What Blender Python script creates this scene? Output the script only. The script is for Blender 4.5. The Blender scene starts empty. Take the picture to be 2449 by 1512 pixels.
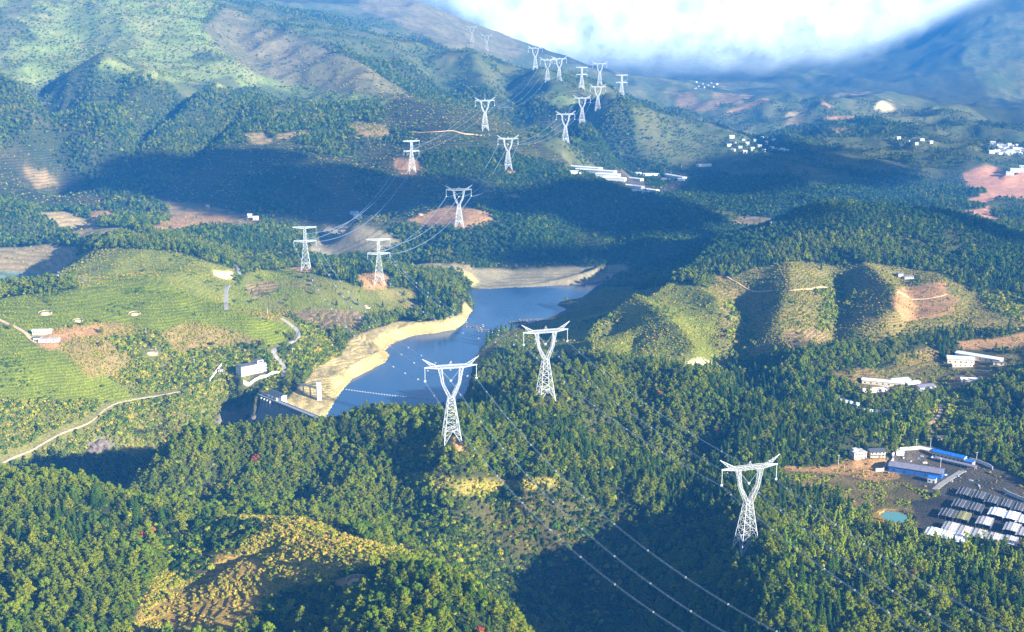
import bpy, math, random
import numpy as np
from mathutils import Vector, Matrix, Euler

random.seed(7)
rng = np.random.default_rng(7)
SC = bpy.context.scene
COL = SC.collection

# ------------------------------------------------------------------ camera
PITCH = math.radians(13.0)
CAMZ = 395.0                      # metres above the lake
FPX, PCX, PCY = 2956.0, 1224.5, 756.0   # focal length in units of a 2449 px wide frame
cam_d = bpy.data.cameras.new("camera")
cam = bpy.data.objects.new("camera", cam_d)
COL.objects.link(cam)
cam.location = (0, 0, CAMZ)
cam.rotation_euler = (math.radians(90) - PITCH, 0, 0)
cam_d.sensor_width = 36.0
cam_d.lens = 36.0 * FPX / 2449.0
cam_d.clip_start = 1.0
cam_d.clip_end = 60000.0
SC.camera = cam

# ------------------------------------------------------------------ light
SUN_EL, SUN_AZ = math.radians(18.5), math.radians(128.0)   # azimuth clockwise from +Y
sunvec = Vector((math.sin(SUN_AZ) * math.cos(SUN_EL), math.cos(SUN_AZ) * math.cos(SUN_EL), math.sin(SUN_EL)))
sl = bpy.data.lights.new("sun", "SUN")
sl.energy = 5.0
sl.angle = math.radians(0.5)
sl.color = (1.0, 0.94, 0.82)
so = bpy.data.objects.new("sun", sl)
COL.objects.link(so)
so.rotation_euler = (-sunvec).to_track_quat("-Z", "Y").to_euler()
world = bpy.data.worlds.new("World")
SC.world = world
world.use_nodes = True
wn = world.node_tree
sky = wn.nodes.new("ShaderNodeTexSky")
sky.sky_type = "NISHITA"
sky.sun_disc = False
sky.sun_elevation = SUN_EL
sky.sun_rotation = SUN_AZ
sky.air_density = 1.0
sky.dust_density = 0.6
bg = wn.nodes["Background"]
bg.inputs[1].default_value = 0.05
# bright cloud low in the sky beyond the mountains
tcw = wn.nodes.new("ShaderNodeTexCoord")
sw_ = wn.nodes.new("ShaderNodeSeparateXYZ"); wn.links.new(tcw.outputs["Generated"], sw_.inputs[0])
def wm(op, a, b=0.0, c=0.0, clamp=False):
    n = wn.nodes.new("ShaderNodeMath"); n.operation = op; n.use_clamp = clamp
    for s_, v_ in ((0, a), (1, b), (2, c)):
        if isinstance(v_, (int, float)): n.inputs[s_].default_value = v_
        else: wn.links.new(v_, n.inputs[s_])
    return n.outputs[0]
wno = wn.nodes.new("ShaderNodeTexNoise"); wno.inputs["Scale"].default_value = 9.0; wno.inputs["Detail"].default_value = 5.0
mpw = wn.nodes.new("ShaderNodeMapping"); mpw.inputs["Scale"].default_value = (1, 1, 2.2)
wn.links.new(tcw.outputs["Generated"], mpw.inputs[0]); wn.links.new(mpw.outputs[0], wno.inputs["Vector"])
el_ = wm("ADD", sw_.outputs[2], wm("MULTIPLY", wm("SUBTRACT", wno.outputs[0], 0.5), 0.16))
band = wm("MULTIPLY", wm("SUBTRACT", 0.13, el_), 9.0, 0, True)
front = wm("MULTIPLY", wm("SUBTRACT", sw_.outputs[1], 0.55), 4.0, 0, True)
cmask = wm("MULTIPLY", band, front)
cbg = wn.nodes.new("ShaderNodeBackground"); cbg.inputs[0].default_value = (0.86, 0.97, 1.0, 1); cbg.inputs[1].default_value = 0.25
cmx = wn.nodes.new("ShaderNodeMixShader")
wn.links.new(cmask, cmx.inputs[0]); wn.links.new(bg.outputs[0], cmx.inputs[1]); wn.links.new(cbg.outputs[0], cmx.inputs[2])
wn.links.new(cmx.outputs[0], wn.nodes["World Output"].inputs[0])
wn.links.new(sky.outputs[0], bg.inputs[0])
SC.view_settings.view_transform = "Standard"
SC.view_settings.look = "None"
SC.view_settings.exposure = 1.92
SC.view_settings.gamma = 1.0
cy = SC.cycles
cy.max_bounces = 5
cy.diffuse_bounces = 2
cy.glossy_bounces = 2
cy.transmission_bounces = 2
cy.transparent_max_bounces = 24
cy.volume_bounces = 0
cy.use_denoising = True
try:
    cy.denoiser = "OPENIMAGEDENOISE"
    cy.denoising_input_passes = "RGB_ALBEDO_NORMAL"
except Exception:
    pass

# ------------------------------------------------------------------ survey maths
cP, sP = math.cos(PITCH), math.sin(PITCH)
def ray(px, py):
    u = (px - PCX) / FPX
    v = (PCY - py) / FPX
    return u, cP + v * sP, -sP + v * cP
def C(px, py, D):
    u, dy, dz = ray(px, py)
    t = D / dy
    return (u * t, D, CAMZ + t * dz)
def Z(px, py, z):
    u, dy, dz = ray(px, py)
    t = (z - CAMZ) / dz
    return (u * t, dy * t, z)
def B(px, D, z):                  # a point on hidden ground
    return ((px - PCX) / FPX * D * 1.02, D, z)
def project(x, y, z):
    zc = z - CAMZ
    dep = y * cP - zc * sP
    up = y * sP + zc * cP
    return PCX + FPX * x / dep, PCY - FPX * up / dep, dep

def _h(ix, iy, seed):
    n = (ix.astype(np.int64) * 374761393 + iy.astype(np.int64) * 668265263 + seed * 982451653) & 0x7fffffff
    n = ((n ^ (n >> 13)) * 1274126177) & 0x7fffffff
    n = n ^ (n >> 16)
    return (n & 0xffff) / 65535.0
def vnoise(x, y, seed=0):
    xi = np.floor(x); yi = np.floor(y)
    fx = x - xi; fy = y - yi
    fx = fx * fx * fx * (fx * (fx * 6 - 15) + 10)
    fy = fy * fy * fy * (fy * (fy * 6 - 15) + 10)
    a = _h(xi, yi, seed); b = _h(xi + 1, yi, seed); c = _h(xi, yi + 1, seed); d = _h(xi + 1, yi + 1, seed)
    return (a + (b - a) * fx) * (1 - fy) + (c + (d - c) * fx) * fy      # 0..1
def fbm(x, y, wl, octv=4, seed=0, gain=0.5):
    s = 0.0; amp = 1.0; tot = 0.0
    for k in range(octv):
        ca, sa = math.cos(k * 1.1 + seed), math.sin(k * 1.1 + seed)
        s = s + amp * (vnoise((x * ca - y * sa) / wl, (x * sa + y * ca) / wl, seed + k * 17) - 0.5)
        tot += amp; amp *= gain; wl = wl * 0.5
    return s / tot * 2            # about -1..1

# ------------------------------------------------------------------ ground heights
CT = [
 # bottom left wooded hill
 C(-250,1200,880), Z(0,1150,56), Z(90,1148,58), C(170,1160,895), Z(250,1212,48), Z(320,1285,38), Z(340,1340,33),
 Z(0,1300,45), Z(0,1500,36), Z(150,1350,42), Z(150,1500,32), Z(250,1420,36), Z(270,1510,29), B(-200,600,40), B(300,620,30), B(150,560,40),
 B(80,1000,10), B(200,1010,-15), B(-200,1000,10),
 # grassy hill with terraces
 Z(330,1420,29), Z(380,1340,31), Z(420,1390,30), Z(470,1290,33), Z(540,1250,40), Z(640,1238,47), Z(740,1246,46), Z(860,1285,46), Z(980,1332,44),
 Z(700,1320,48), Z(600,1340,42), Z(820,1350,58), Z(520,1400,36), Z(430,1500,29), Z(560,1480,38), Z(350,1505,26),
 # bottom centre wooded hill
 Z(760,1400,50), Z(850,1372,58), Z(950,1362,62), Z(1050,1382,62), Z(1140,1430,60), Z(1210,1478,56), Z(1260,1512,52),
 Z(900,1480,66), Z(1050,1480,68), Z(720,1490,44), Z(640,1450,39), B(900,590,66), B(1100,590,64), B(620,640,38), B(1000,480,66),
 # valley right of it, in shade
 B(1060,800,8), B(1180,740,-12), B(1290,700,-34), B(1350,620,-45), B(1300,760,-52),
 Z(1090,1270,0), Z(1180,1290,-18), Z(1300,1350,-40), Z(1420,1440,-56), Z(1500,1510,-62), B(1560,700,-62),
 Z(1000,1240,2), Z(1200,1225,-4), Z(1420,1260,-16), Z(1500,1330,-30), Z(1560,1400,-32), Z(1650,1440,-22), Z(1650,1500,-20),
 # ridge of the near tower
 Z(1783,1338,14), Z(1790,1260,14), Z(1760,1200,14), Z(1700,1160,12), Z(1820,1420,15), Z(1850,1500,16), Z(1690,1320,-4), Z(1640,1250,-2),
 Z(1350,1166,16), Z(1480,1142,17), Z(1600,1140,14), Z(1240,1170,20), Z(1160,1168,22),
 Z(2000,1400,14), Z(2000,1510,14), Z(2200,1400,9), Z(2300,1500,8), Z(2449,1400,6), Z(2560,1500,5), B(1900,640,22), B(2300,620,10), B(2600,700,5),
 Z(1900,1250,10), Z(2050,1260,9),
 # farm flat
 Z(2100,1150,7), Z(2250,1120,7), Z(2400,1130,7), Z(2250,1200,6), Z(2400,1250,5), Z(2150,1240,6), Z(1950,1150,10), Z(2050,1100,9), Z(2300,1060,8), Z(2449,1200,6), Z(2600,1200,8), Z(2449,1060,10),
 Z(2200,1040,9), Z(2300,1300,5), Z(2449,1310,5),
 # wood behind the farm
 Z(1950,1015,34), Z(1830,1015,32), Z(2080,1040,26), Z(1750,1060,22), Z(2150,1070,12), Z(1880,1090,14), Z(1700,1095,4), Z(1550,1100,4), Z(1450,1090,6), Z(1650,1125,4),
 Z(2200,980,10), Z(2300,960,12), Z(2449,950,20), Z(2100,975,12), Z(2000,950,14), Z(1850,955,12), Z(1790,965,10),
 # middle tower ridge
 C(1080,1046,1000), C(1304,972,1121), Z(1200,1010,52), Z(1160,1050,48), Z(1250,1080,34), Z(1120,1110,40), Z(1400,1040,30), Z(1230,930,45),
 Z(980,1003,46), Z(890,985,48), Z(800,1012,34), Z(720,1035,36), Z(640,1040,38), Z(560,1060,36), Z(470,1078,38), Z(405,1105,30), Z(350,1150,10),
 Z(900,1100,24), Z(760,1120,20), Z(600,1140,12), Z(480,1180,4), Z(980,1140,24), Z(840,1190,8), Z(680,1215,4), Z(540,1225,-2), Z(400,1230,-2),
 B(900,1190,-4), B(1000,1170,2), B(780,1195,-6),
 # wooded hill right of it
 Z(1180,865,20), Z(1300,880,40), Z(1420,868,46), Z(1500,866,48), Z(1620,890,46), Z(1720,918,40), Z(1758,955,26), Z(1600,960,40), Z(1500,980,34), Z(1650,1030,20), Z(1380,930,50),
 Z(1770,975,8), Z(1640,1000,32),
 # stream valley below the dam
 B(660,1240,-38), B(600,1230,-42), B(520,1220,-46), Z(540,1020,-36), Z(400,1090,-50), Z(250,1130,-55), Z(100,1125,-45), B(-100,1150,-50), Z(640,1010,-30), B(350,1120,-45),
 # tea hill on the left
 Z(0,1070,-20), Z(150,1050,-20), Z(300,1030,-18), Z(0,960,14), Z(0,880,38), Z(0,800,60), Z(0,735,76), Z(-150,760,70), Z(-250,1000,10),
 Z(150,960,8), Z(150,860,40), Z(150,760,68), Z(190,690,84), Z(300,940,8), Z(300,860,36), Z(300,780,60), Z(300,700,80), Z(330,656,89),
 Z(430,985,-6), Z(440,940,4), Z(440,860,30), Z(440,780,54), Z(450,705,76), Z(560,740,62), Z(650,755,50), Z(560,830,30), Z(520,930,4), Z(540,960,-12),
 Z(600,905,14), Z(560,880,18), Z(655,885,15), Z(640,840,28), Z(700,780,40), Z(715,800,34), Z(680,860,20), Z(700,900,13), Z(580,960,-12), Z(650,930,8), Z(700,930,8),
 Z(740,800,26), Z(780,830,16), Z(740,880,14), Z(600,790,46),
 # second grassy top and the fields behind
 C(400,652,1690), C(250,650,1690), Z(350,592,91), Z(250,598,86), Z(190,612,66), Z(160,650,44), Z(450,608,84), Z(540,635,66), Z(560,690,52), Z(545,735,46), Z(430,640,80), B(330,1630,72), B(500,1560,56),
 Z(80,650,18), Z(0,690,14), Z(0,610,22), Z(150,600,22), Z(-150,650,18), Z(60,590,30),
 # wood strip
 C(240,560,1980), C(370,540,2010), C(480,555,2010), C(600,578,2030), Z(700,612,36), Z(660,635,36), C(560,610,1930),
 # near left woods
 C(0,490,2250), C(60,510,2200), C(140,560,2080), Z(180,575,26), C(0,560,2080), C(-200,480,2250),
 C(100,500,2330), C(200,530,2200), C(280,440,2500), C(330,470,2420), C(400,490,2380), C(250,510,2320), C(450,520,2300), C(550,530,2230), C(620,540,2150),
 # hill of the strain towers
 C(732,645,1800), C(907,660,1760), Z(640,660,40), Z(600,700,36), Z(700,700,38), Z(800,690,36), Z(900,700,26), Z(780,750,24), Z(690,745,30), Z(850,770,12), Z(960,700,22), Z(1000,740,8), Z(850,650,30),
 Z(1040,655,26), Z(1090,680,22), Z(1080,730,16), Z(1000,680,30), Z(1120,690,1), Z(980,640,14), Z(1000,600,20), Z(900,600,22), Z(820,610,8), Z(780,590,10), Z(840,570,12),
 Z(1100,640,6), Z(1060,630,12), Z(1300,650,6), Z(1480,632,8), Z(1200,655,5),
 # wooded hill beyond the lake
 C(1098,541,2150), Z(1090,600,40), Z(1000,535,55), C(1150,500,2260), Z(1180,640,8), C(1200,512,2300), C(1300,470,2420), C(1400,422,2620), C(1480,440,2640), C(1600,490,2600), C(1700,530,2520), C(1760,556,2430),
 C(1260,560,2160), C(1400,580,2120), C(1550,600,2060), C(1300,620,2030), C(1450,620,2010), C(1400,500,2320), C(1550,540,2300), B(1400,2900,30), B(1600,2900,10),
 # right hill
 C(1780,560,1960), C(1850,530,1930), C(1920,503,1920), C(2000,495,1930), C(2100,497,1950), C(2200,505,1960), C(2300,525,1980), C(2400,560,1990), C(2520,600,1990),
 C(1650,600,1850), C(1500,648,1760), C(1440,702,1680), C(1380,742,1610), C(1300,775,1560), C(1200,812,1450), B(1900,2200,40), B(2150,2250,40), B(2400,2300,30), B(1750,2150,20),
 C(1600,680,1680), C(1480,735,1560), C(1700,720,1610), C(1800,640,1730), C(1900,620,1760), C(2050,620,1770), C(2200,640,1760), C(2300,680,1700), C(2449,720,1640), C(2560,700,1700),
 C(1900,720,1570), C(2050,720,1570), C(2200,740,1550), C(2350,780,1490), C(2449,800,1470), C(1860,800,1430), C(2000,800,1430), C(2150,800,1440),
 Z(1700,860,18), Z(1640,875,20), Z(1560,845,28), Z(1450,800,34), Z(1350,800,32), Z(1300,840,28), Z(1740,880,12), Z(1850,860,30), Z(1930,852,42), Z(2050,875,34), Z(2000,900,24), Z(2200,860,16), Z(2300,860,16), Z(2449,880,20), Z(2120,905,14), Z(2300,910,14),
 Z(1560,700,48), C(1650,780,1480),
 # hill with the upper towers
 C(985,413,2550), C(1215,419,2650), C(1160,326,2800), C(940,240,3150), C(1050,246,3120), C(1140,268,3020), C(1240,320,2900), C(1330,386,2800), C(1000,330,2780), C(850,300,2950),
 C(700,350,2750), C(600,400,2600), C(700,440,2400), C(850,440,2400), C(1000,470,2350), C(850,520,2200), C(700,500,2250), C(1150,470,2450), C(800,330,2860), C(900,380,2600), C(1250,440,2600),
 B(1200,3300,130), B(1350,3200,60), B(1450,3150,30),
 # left wooded spurs
 C(110,330,2620), C(60,250,2700), C(0,180,2760), C(-150,150,2760), C(100,420,2560), C(0,400,2520), C(0,330,2600), C(50,440,2450), C(200,420,2600), C(300,420,2600),
 C(250,165,3050), C(350,190,3050), C(450,200,3080), C(560,230,3080), C(680,280,3000), C(750,305,2950), C(450,300,2850), C(560,320,2820), C(620,330,2800), C(300,300,2830), C(400,400,2640), C(150,210,3020),
 C(80,230,3050), B(100,2850,150),
 # mountains
 C(0,100,3350), C(150,120,3350), C(0,0,3700), C(300,100,3450), C(300,0,3900), C(-300,0,3700), C(450,100,3550), C(450,40,3750), B(150,4600,540), B(-300,4600,560),
 C(520,10,4050), C(600,50,3900), C(700,95,3800), C(800,135,3680), C(900,180,3560), C(980,236,3420), C(700,170,3500), C(600,150,3480), C(800,220,3320), C(650,230,3250), B(420,4800,560), B(700,4800,420),
 C(900,90,4200), C(1000,95,4150), C(1100,140,4050), C(1200,190,3950), C(1000,200,3650), C(1100,240,3500), C(1200,270,3400), C(1280,184,3920), C(1309,224,3780), C(1337,203,3760), C(1391,210,3700), C(1434,198,3950), C(1430,222,3500), C(1392,266,3250), C(1352,328,2880), C(1486,244,3560),
 C(1300,300,3150), C(1450,300,3150), C(1560,290,3700), C(1600,300,3850), B(1000,4700,250), B(1200,4600,200),
 C(980,0,5600), C(1060,40,5500), C(1130,84,5400), C(1164,116,5350), C(1240,130,5400), C(900,40,5200), C(800,40,4700), C(1050,110,4800), B(980,6500,500), B(800,5600,560), B(1200,6500,330),
 # far valley
 C(1640,310,3950), C(1500,335,3750), C(1400,345,3500), C(1750,345,3800), C(1850,370,3700), C(1500,420,3250), C(1600,440,3150), C(1420,400,3330), C(1750,420,3200), C(1900,392,3250), C(2050,420,3150), C(2150,455,3050), C(2220,490,2900),
 C(1700,500,2850), C(1850,520,2700), C(2000,480,2800), C(2230,480,2850), C(2300,500,2700), C(2449,520,2650), C(2350,396,3450), C(2420,408,3450), C(2449,470,3050), C(2330,460,3050), C(2280,450,3150), C(2600,400,3450),
 C(1700,330,4350), C(1870,240,5000), C(1800,262,4900), C(1780,320,4400), C(2000,300,4600), C(2120,238,5300), C(2120,300,4700), C(2000,340,4250), C(2200,340,4250), C(2300,350,4150), C(2449,350,4150), C(2449,300,4900), C(1600,270,4900), C(2300,260,5400), C(1980,246,5200), C(2600,330,4400), C(1880,360,4000), C(2050,370,3900),
 C(1500,180,6300), C(1700,210,6000), C(2000,200,6200), C(2200,200,6200), C(2449,220,6000), C(2700,200,6000),
 C(1380,138,7600), C(1500,134,7700), C(1700,132,7800), C(1900,120,7800), C(2050,90,7700), C(2150,40,7600), C(2250,8,7500), C(2350,-30,7300), C(2449,-60,7200), C(2600,-60,7200), C(2350,100,6600), C(2200,120,6900),
 B(1300,8300,200), B(1800,8800,200), B(2300,8800,400), B(2800,8500,420), B(300,6500,560), B(-200,7000,560), B(600,8500,450), B(-600,3000,300), B(-500,1600,60), B(3000,1600,60), B(3000,3000,40), B(3000,5000,60), B(-500,8800,450),
]
CT = np.array(CT, dtype=np.float64)
def lp(x, y):
    return np.arctan2(x, y), np.log(np.hypot(x, y) / 1000.0)
cu, cv = lp(CT[:, 0], CT[:, 1])
RC2 = 0.018 ** 2
Am = np.sqrt((cu[:, None] - cu[None, :]) ** 2 + (cv[:, None] - cv[None, :]) ** 2 + RC2)
nC = len(CT)
scl = CT[:, 1] / 1000.0            # height in units of the distance
M_ = np.zeros((nC + 1, nC + 1))
M_[:nC, :nC] = -Am - np.eye(nC) * -0.0015
M_[:nC, nC] = 1; M_[nC, :nC] = 1
wts = np.linalg.solve(M_, np.append(CT[:, 2] / scl, 0))
def base_h(x, y):
    sh = np.shape(x)
    x = np.ravel(np.asarray(x, float)); y = np.ravel(np.asarray(y, float))
    out = np.empty(len(x))
    for i in range(0, len(x), 40000):
        u, v = lp(x[i:i+40000], y[i:i+40000])
        k = np.full(len(u), wts[nC])
        for j in range(nC):
            k -= wts[j] * np.sqrt((u - cu[j]) ** 2 + (v - cv[j]) ** 2 + RC2)
        out[i:i+40000] = k * y[i:i+40000] / 1000.0
    return out.reshape(sh)

AMAX, R0, R1, NC, NR = math.radians(38), 430.0, 9300.0, 880, 1240
aa = np.linspace(-AMAX, AMAX, NC)
rr = R0 * (R1 / R0) ** np.linspace(0, 1, NR)
GA, GR = np.meshgrid(aa, rr)
GX, GY = GR * np.sin(GA), GR * np.cos(GA)
H = base_h(GX, GY)

def gsample(G, x, y):
    u = (np.arctan2(x, y) + AMAX) / (2 * AMAX) * (NC - 1)
    v = np.log(np.hypot(x, y) / R0) / math.log(R1 / R0) * (NR - 1)
    u = np.clip(u, 0, NC - 1.001); v = np.clip(v, 0, NR - 1.001)
    i = u.astype(int); j = v.astype(int)
    fu = u - i; fv = v - j
    return (G[j, i] * (1 - fu) + G[j, i + 1] * fu) * (1 - fv) + (G[j + 1, i] * (1 - fu) + G[j + 1, i + 1] * fu) * fv
def height(x, y):
    return float(gsample(H, np.array([float(x)]), np.array([float(y)]))[0])
def hit(px, py, dmin=440.0, dmax=9000.0):
    """where the sight line to a surveyed picture point meets the ground"""
    u, dy, dz = ray(px, py)
    D = np.exp(np.linspace(math.log(dmin), math.log(dmax), 4000))
    t = D / dy
    zz = CAMZ + t * dz
    hh = gsample(H, u * t, D)
    k = np.nonzero(hh >= zz)[0]
    k = int(k[0]) if len(k) else int(np.argmin(np.abs(hh - zz)))
    return (float(u * t[k]), float(D[k]), float(hh[k]))

# spurs (+) and gullies (-): picture polyline, height in metres, half width in metres
FEAT = [
 ([(1585,690),(1690,720),(1745,800)], 7, 28), ([(1770,700),(1790,760),(1760,840)], -17, 28),
 ([(1890,650),(1885,720),(1850,800)], 14, 30), ([(2005,650),(2010,720),(1990,800)], -17, 24),
 ([(2045,628),(2095,675),(2140,715),(2140,770)], 16, 22), ([(2160,660),(2190,730),(2160,800)], -8, 18), ([(2240,670),(2290,720),(2270,770)], 5, 34),
 ([(2330,700),(2300,770)], -8, 26),
 ([(1425,742),(1500,735),(1580,785),(1640,835),(1665,868)], 19, 26), ([(1370,800),(1430,785),(1480,768)], -14, 20), ([(1220,812),(1290,775),(1380,752)], 6, 22), ([(1520,800),(1500,840)], -8, 14), ([(1560,690),(1640,690),(1720,740)], 13, 30), ([(1690,800),(1720,850)], -9, 22),
 ([(250,180),(230,260),(200,400)], 44, 95), ([(90,210),(130,320),(160,410)], -60, 75), ([(450,230),(350,320),(310,410)], -62, 48), ([(560,290),(480,350),(430,400)], -45, 45), ([(370,230),(300,330),(260,420)], 55, 60), ([(520,260),(420,340),(350,410)], 44, 50),
 ([(700,290),(600,300),(500,400)], 18, 60), ([(60,190),(60,280),(90,330)], 40, 90),
 ([(560,60),(640,160),(720,230)], -50, 110), ([(700,100),(800,150),(880,210)], 35, 90), ([(400,40),(470,130),(560,200)], 30, 90), ([(150,30),(220,110)], -35, 90), ([(260,20),(330,110)], 25, 80),
 ([(1010,110),(1060,160),(1080,220)], -55, 90), ([(1130,160),(1150,190),(1160,230)], 40, 70), ([(1210,190),(1230,230),(1250,290)], -40, 80), ([(1290,195),(1320,240),(1370,290)], 30, 60), ([(1380,270),(1450,290)], -18, 70),
 ([(1420,420),(1300,520),(1230,620)], 16, 60), ([(1500,450),(1470,560),(1400,630)], -14, 50), ([(1600,500),(1560,580),(1530,620)], 12, 50), ([(1350,500),(1330,600)], -10, 40),
 ([(880,360),(900,450)], -18, 80), ([(1060,300),(1120,420)], 20, 90),
 ([(30,900),(200,880),(330,870)], 5, 40), ([(300,720),(330,800),(280,900)], -7, 30), ([(470,730),(420,830),(380,900)], -6, 30),
 ([(1500,880),(1560,1000)], -8, 30), ([(1600,900),(1660,1000)], 6, 30), ([(1330,900),(1300,1060)], 6, 40),
 ([(700,1050),(560,1200)], 9, 30), ([(800,1060),(700,1200)], -14, 26), ([(930,1020),(830,1190)], 8, 30), ([(1010,1050),(960,1150)], -6, 20), ([(560,1070),(470,1200)], -9, 22),
 ([(1850,870),(1800,930)], -5, 25),
 ([(430,1300),(600,1250)], -6, 16), ([(470,1380),(560,1320),(640,1300)], -7, 12),
 ([(1750,1180),(1830,1330),(1880,1500)], 9, 26),
]
for pl, amp, wd in FEAT:
    P3 = [hit(px, py) for px, py in pl]
    pts = []
    for a, b in zip(P3[:-1], P3[1:]):
        for t in np.linspace(0, 1, 12):
            pts.append((a[0] + (b[0] - a[0]) * t, a[1] + (b[1] - a[1]) * t))
    pts = np.array(pts)
    lo = pts.min(0) - 3 * wd; hi = pts.max(0) + 3 * wd
    m = (GX > lo[0]) & (GX < hi[0]) & (GY > lo[1]) & (GY < hi[1])
    x = GX[m]; y = GY[m]
    d2 = np.full(len(x), 1e18)
    for p in pts:
        d2 = np.minimum(d2, (x - p[0]) ** 2 + (y - p[1]) ** 2)
    H[m] += amp * np.exp(-(d2 / (wd * wd)) ** .66) * 1.1

def sstep(a, b, x):
    t = np.clip((x - a) / (b - a), 0, 1)
    return t * t * (3 - 2 * t)

def inpoly(px, py, poly):
    r = np.zeros(px.shape, bool)
    n = len(poly)
    for i in range(n):
        x1, y1 = poly[i]; x2, y2 = poly[(i + 1) % n]
        if y1 == y2:
            continue
        c = ((y1 > py) != (y2 > py)) & (px < (x2 - x1) * (py - y1) / (y2 - y1) + x1)
        r ^= c
    return r

# erosion-like relief, stronger on the mountains, absent on flats
GPX, GPY, GDEP = project(GX, GY, H)
flat_polys = [
 ([(2030,1170),(2110,1080),(2230,1050),(2500,1100),(2700,1330),(2350,1300),(2180,1270),(2060,1250)], 800, 1250),
 ([(0,600),(100,585),(200,600),(190,640),(150,665),(210,690),(0,720),(-200,700),(-200,600)], 1700, 2300),
 ([(1900,860),(2100,880),(2400,830),(2449,900),(2250,1050),(1990,990)], 1000, 1500),
 ([(1350,395),(1640,400),(1660,460),(1450,470)], 2900, 3600),
 ([(760,540),(1000,540),(1500,625),(1500,700),(1120,700),(1000,640),(740,620)], 1800, 2400),
]
FLAT = np.zeros(H.shape)
for poly, d0, d1 in flat_polys:
    FLAT = np.maximum(FLAT, (inpoly(GPX, GPY, poly) & (GY > d0) & (GY < d1)).astype(float))
def blur(A, n):
    for _ in range(n):
        A = (A + np.roll(A, 1, 0) + np.roll(A, -1, 0)) / 3
        A = (A + np.roll(A, 1, 1) + np.roll(A, -1, 1)) / 3
    return A
FLAT = blur(FLAT, 10)
wx = GX + 40 * fbm(GX, GY, 260, 2, 5); wy = GY + 40 * fbm(GX, GY, 260, 2, 9)
far = sstep(2000, 3200, GR)
vfar = sstep(5200, 6500, GR)
rough = 1 - FLAT
nz = fbm(wx, wy, 95, 4, 1) * 5.0 * (1 - 0.35 * far) + (np.abs(fbm(wx, wy, 420, 4, 3)) - 0.25) * -46 * far
nz += (np.abs(fbm(wx, wy, 170, 3, 8)) - 0.25) * -20 * far + fbm(wx, wy, 30, 3, 2) * 1.3
nz += (np.abs(fbm(GX, GY, 1100, 3, 21)) - 0.25) * -120 * vfar
nz *= (1 - 0.7 * sstep(150, 20, H) * far * (1 - vfar))      # calm valley floors
nz += (np.abs(fbm(GX, GY, 560, 4, 27)) - 0.25) * -170 * sstep(3200, 4000, GR) * (1 - vfar) * sstep(160, 90, H)
H = H + nz * rough

# lake basin
LAKE_PX = [(778,1004),(792,975),(818,935),(842,905),(880,887),(922,866),(930,850),(921,838),(938,822),(990,802),(1040,797),(1090,787),(1112,772),(1122,752),(1134,736),(1122,715),(1121,693),(1180,691),(1300,684),(1400,680),(1440,672),(1420,690),(1392,712),(1338,722),(1334,730),(1356,740),(1310,762),(1240,778),(1205,800),(1168,815),(1150,835),(1134,858),(1128,890),(1118,930),(1100,965),(1090,990),(1050,1004),(950,1006),(850,1006)]
LAKE = np.array([Z(px, py, 0)[:2] for px, py in LAKE_PX])
def poly_dist(x, y, poly):
    d = np.full(x.shape, 1e18)
    for i in range(len(poly)):
        ax, ay = poly[i]; bx, by = poly[(i + 1) % len(poly)]
        ex, ey = bx - ax, by - ay
        t = np.clip(((x - ax) * ex + (y - ay) * ey) / (ex * ex + ey * ey), 0, 1)
        d = np.minimum(d, np.hypot(x - ax - t * ex, y - ay - t * ey))
    return d
lo = LAKE.min(0) - 200; hi = LAKE.max(0) + 200
m = (GX > lo[0]) & (GX < hi[0]) & (GY > lo[1]) & (GY < hi[1])
lx, ly = GX[m], GY[m]
ld = poly_dist(lx, ly, LAKE) + 1.5 * fbm(lx, ly, 18, 3, 31) + 5.0 * fbm(lx, ly, 55, 2, 33)
ins = inpoly(lx, ly, [tuple(p) for p in LAKE])
hz = H[m]
k = sstep(70, 0, ld)
hout = np.minimum(np.maximum(hz, 0.15 + 0.07 * np.maximum(ld, 0)), 0.3 + 0.42 * np.maximum(ld, 0) + (1 - k) * 60)
bpx, bpy_, _ = project(lx, ly, np.zeros_like(lx))
hout = np.where(ld < 88, hout, hz)
rb = (bpx > 1130 + (860 - bpy_) * 1.62 - 12) & (bpy_ < 1000) & (bpy_ > 640) & (ld < 190)
lim = .3 + .07 * np.maximum(ld, 0) + np.maximum(ld - 70, 0) * .16 + np.maximum(ld - 130, 0) * .8
hout = np.where(rb, np.minimum(hout, lim), hout)
H[m] = np.where(ins, np.minimum(-0.3, -0.14 * ld), hout)
# dam: the stream valley falls away on its downstream side
DA, DB = np.array(Z(628, 944, 8)[:2]), np.array(Z(782, 1007, 8)[:2])
dam_dir = (DB - DA) / np.linalg.norm(DB - DA)
dam_n = np.array([dam_dir[1], -dam_dir[0]])
if np.dot(dam_n, np.array([0, -1.0])) < 0:
    dam_n = -dam_n                 # points downstream, towards the viewer
dam_len = float(np.linalg.norm(DB - DA))
sx = (GX - DA[0]) * dam_dir[0] + (GY - DA[1]) * dam_dir[1]
sy = (GX - DA[0]) * dam_n[0] + (GY - DA[1]) * dam_n[1]
w = sstep(-2, 12, sx) * sstep(dam_len + 6, dam_len - 10, sx) * sstep(-4, 6, sy) * sstep(90, 40, sy)
H = H * (1 - w) + np.minimum(H, -34 - 0.06 * sy) * w

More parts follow.
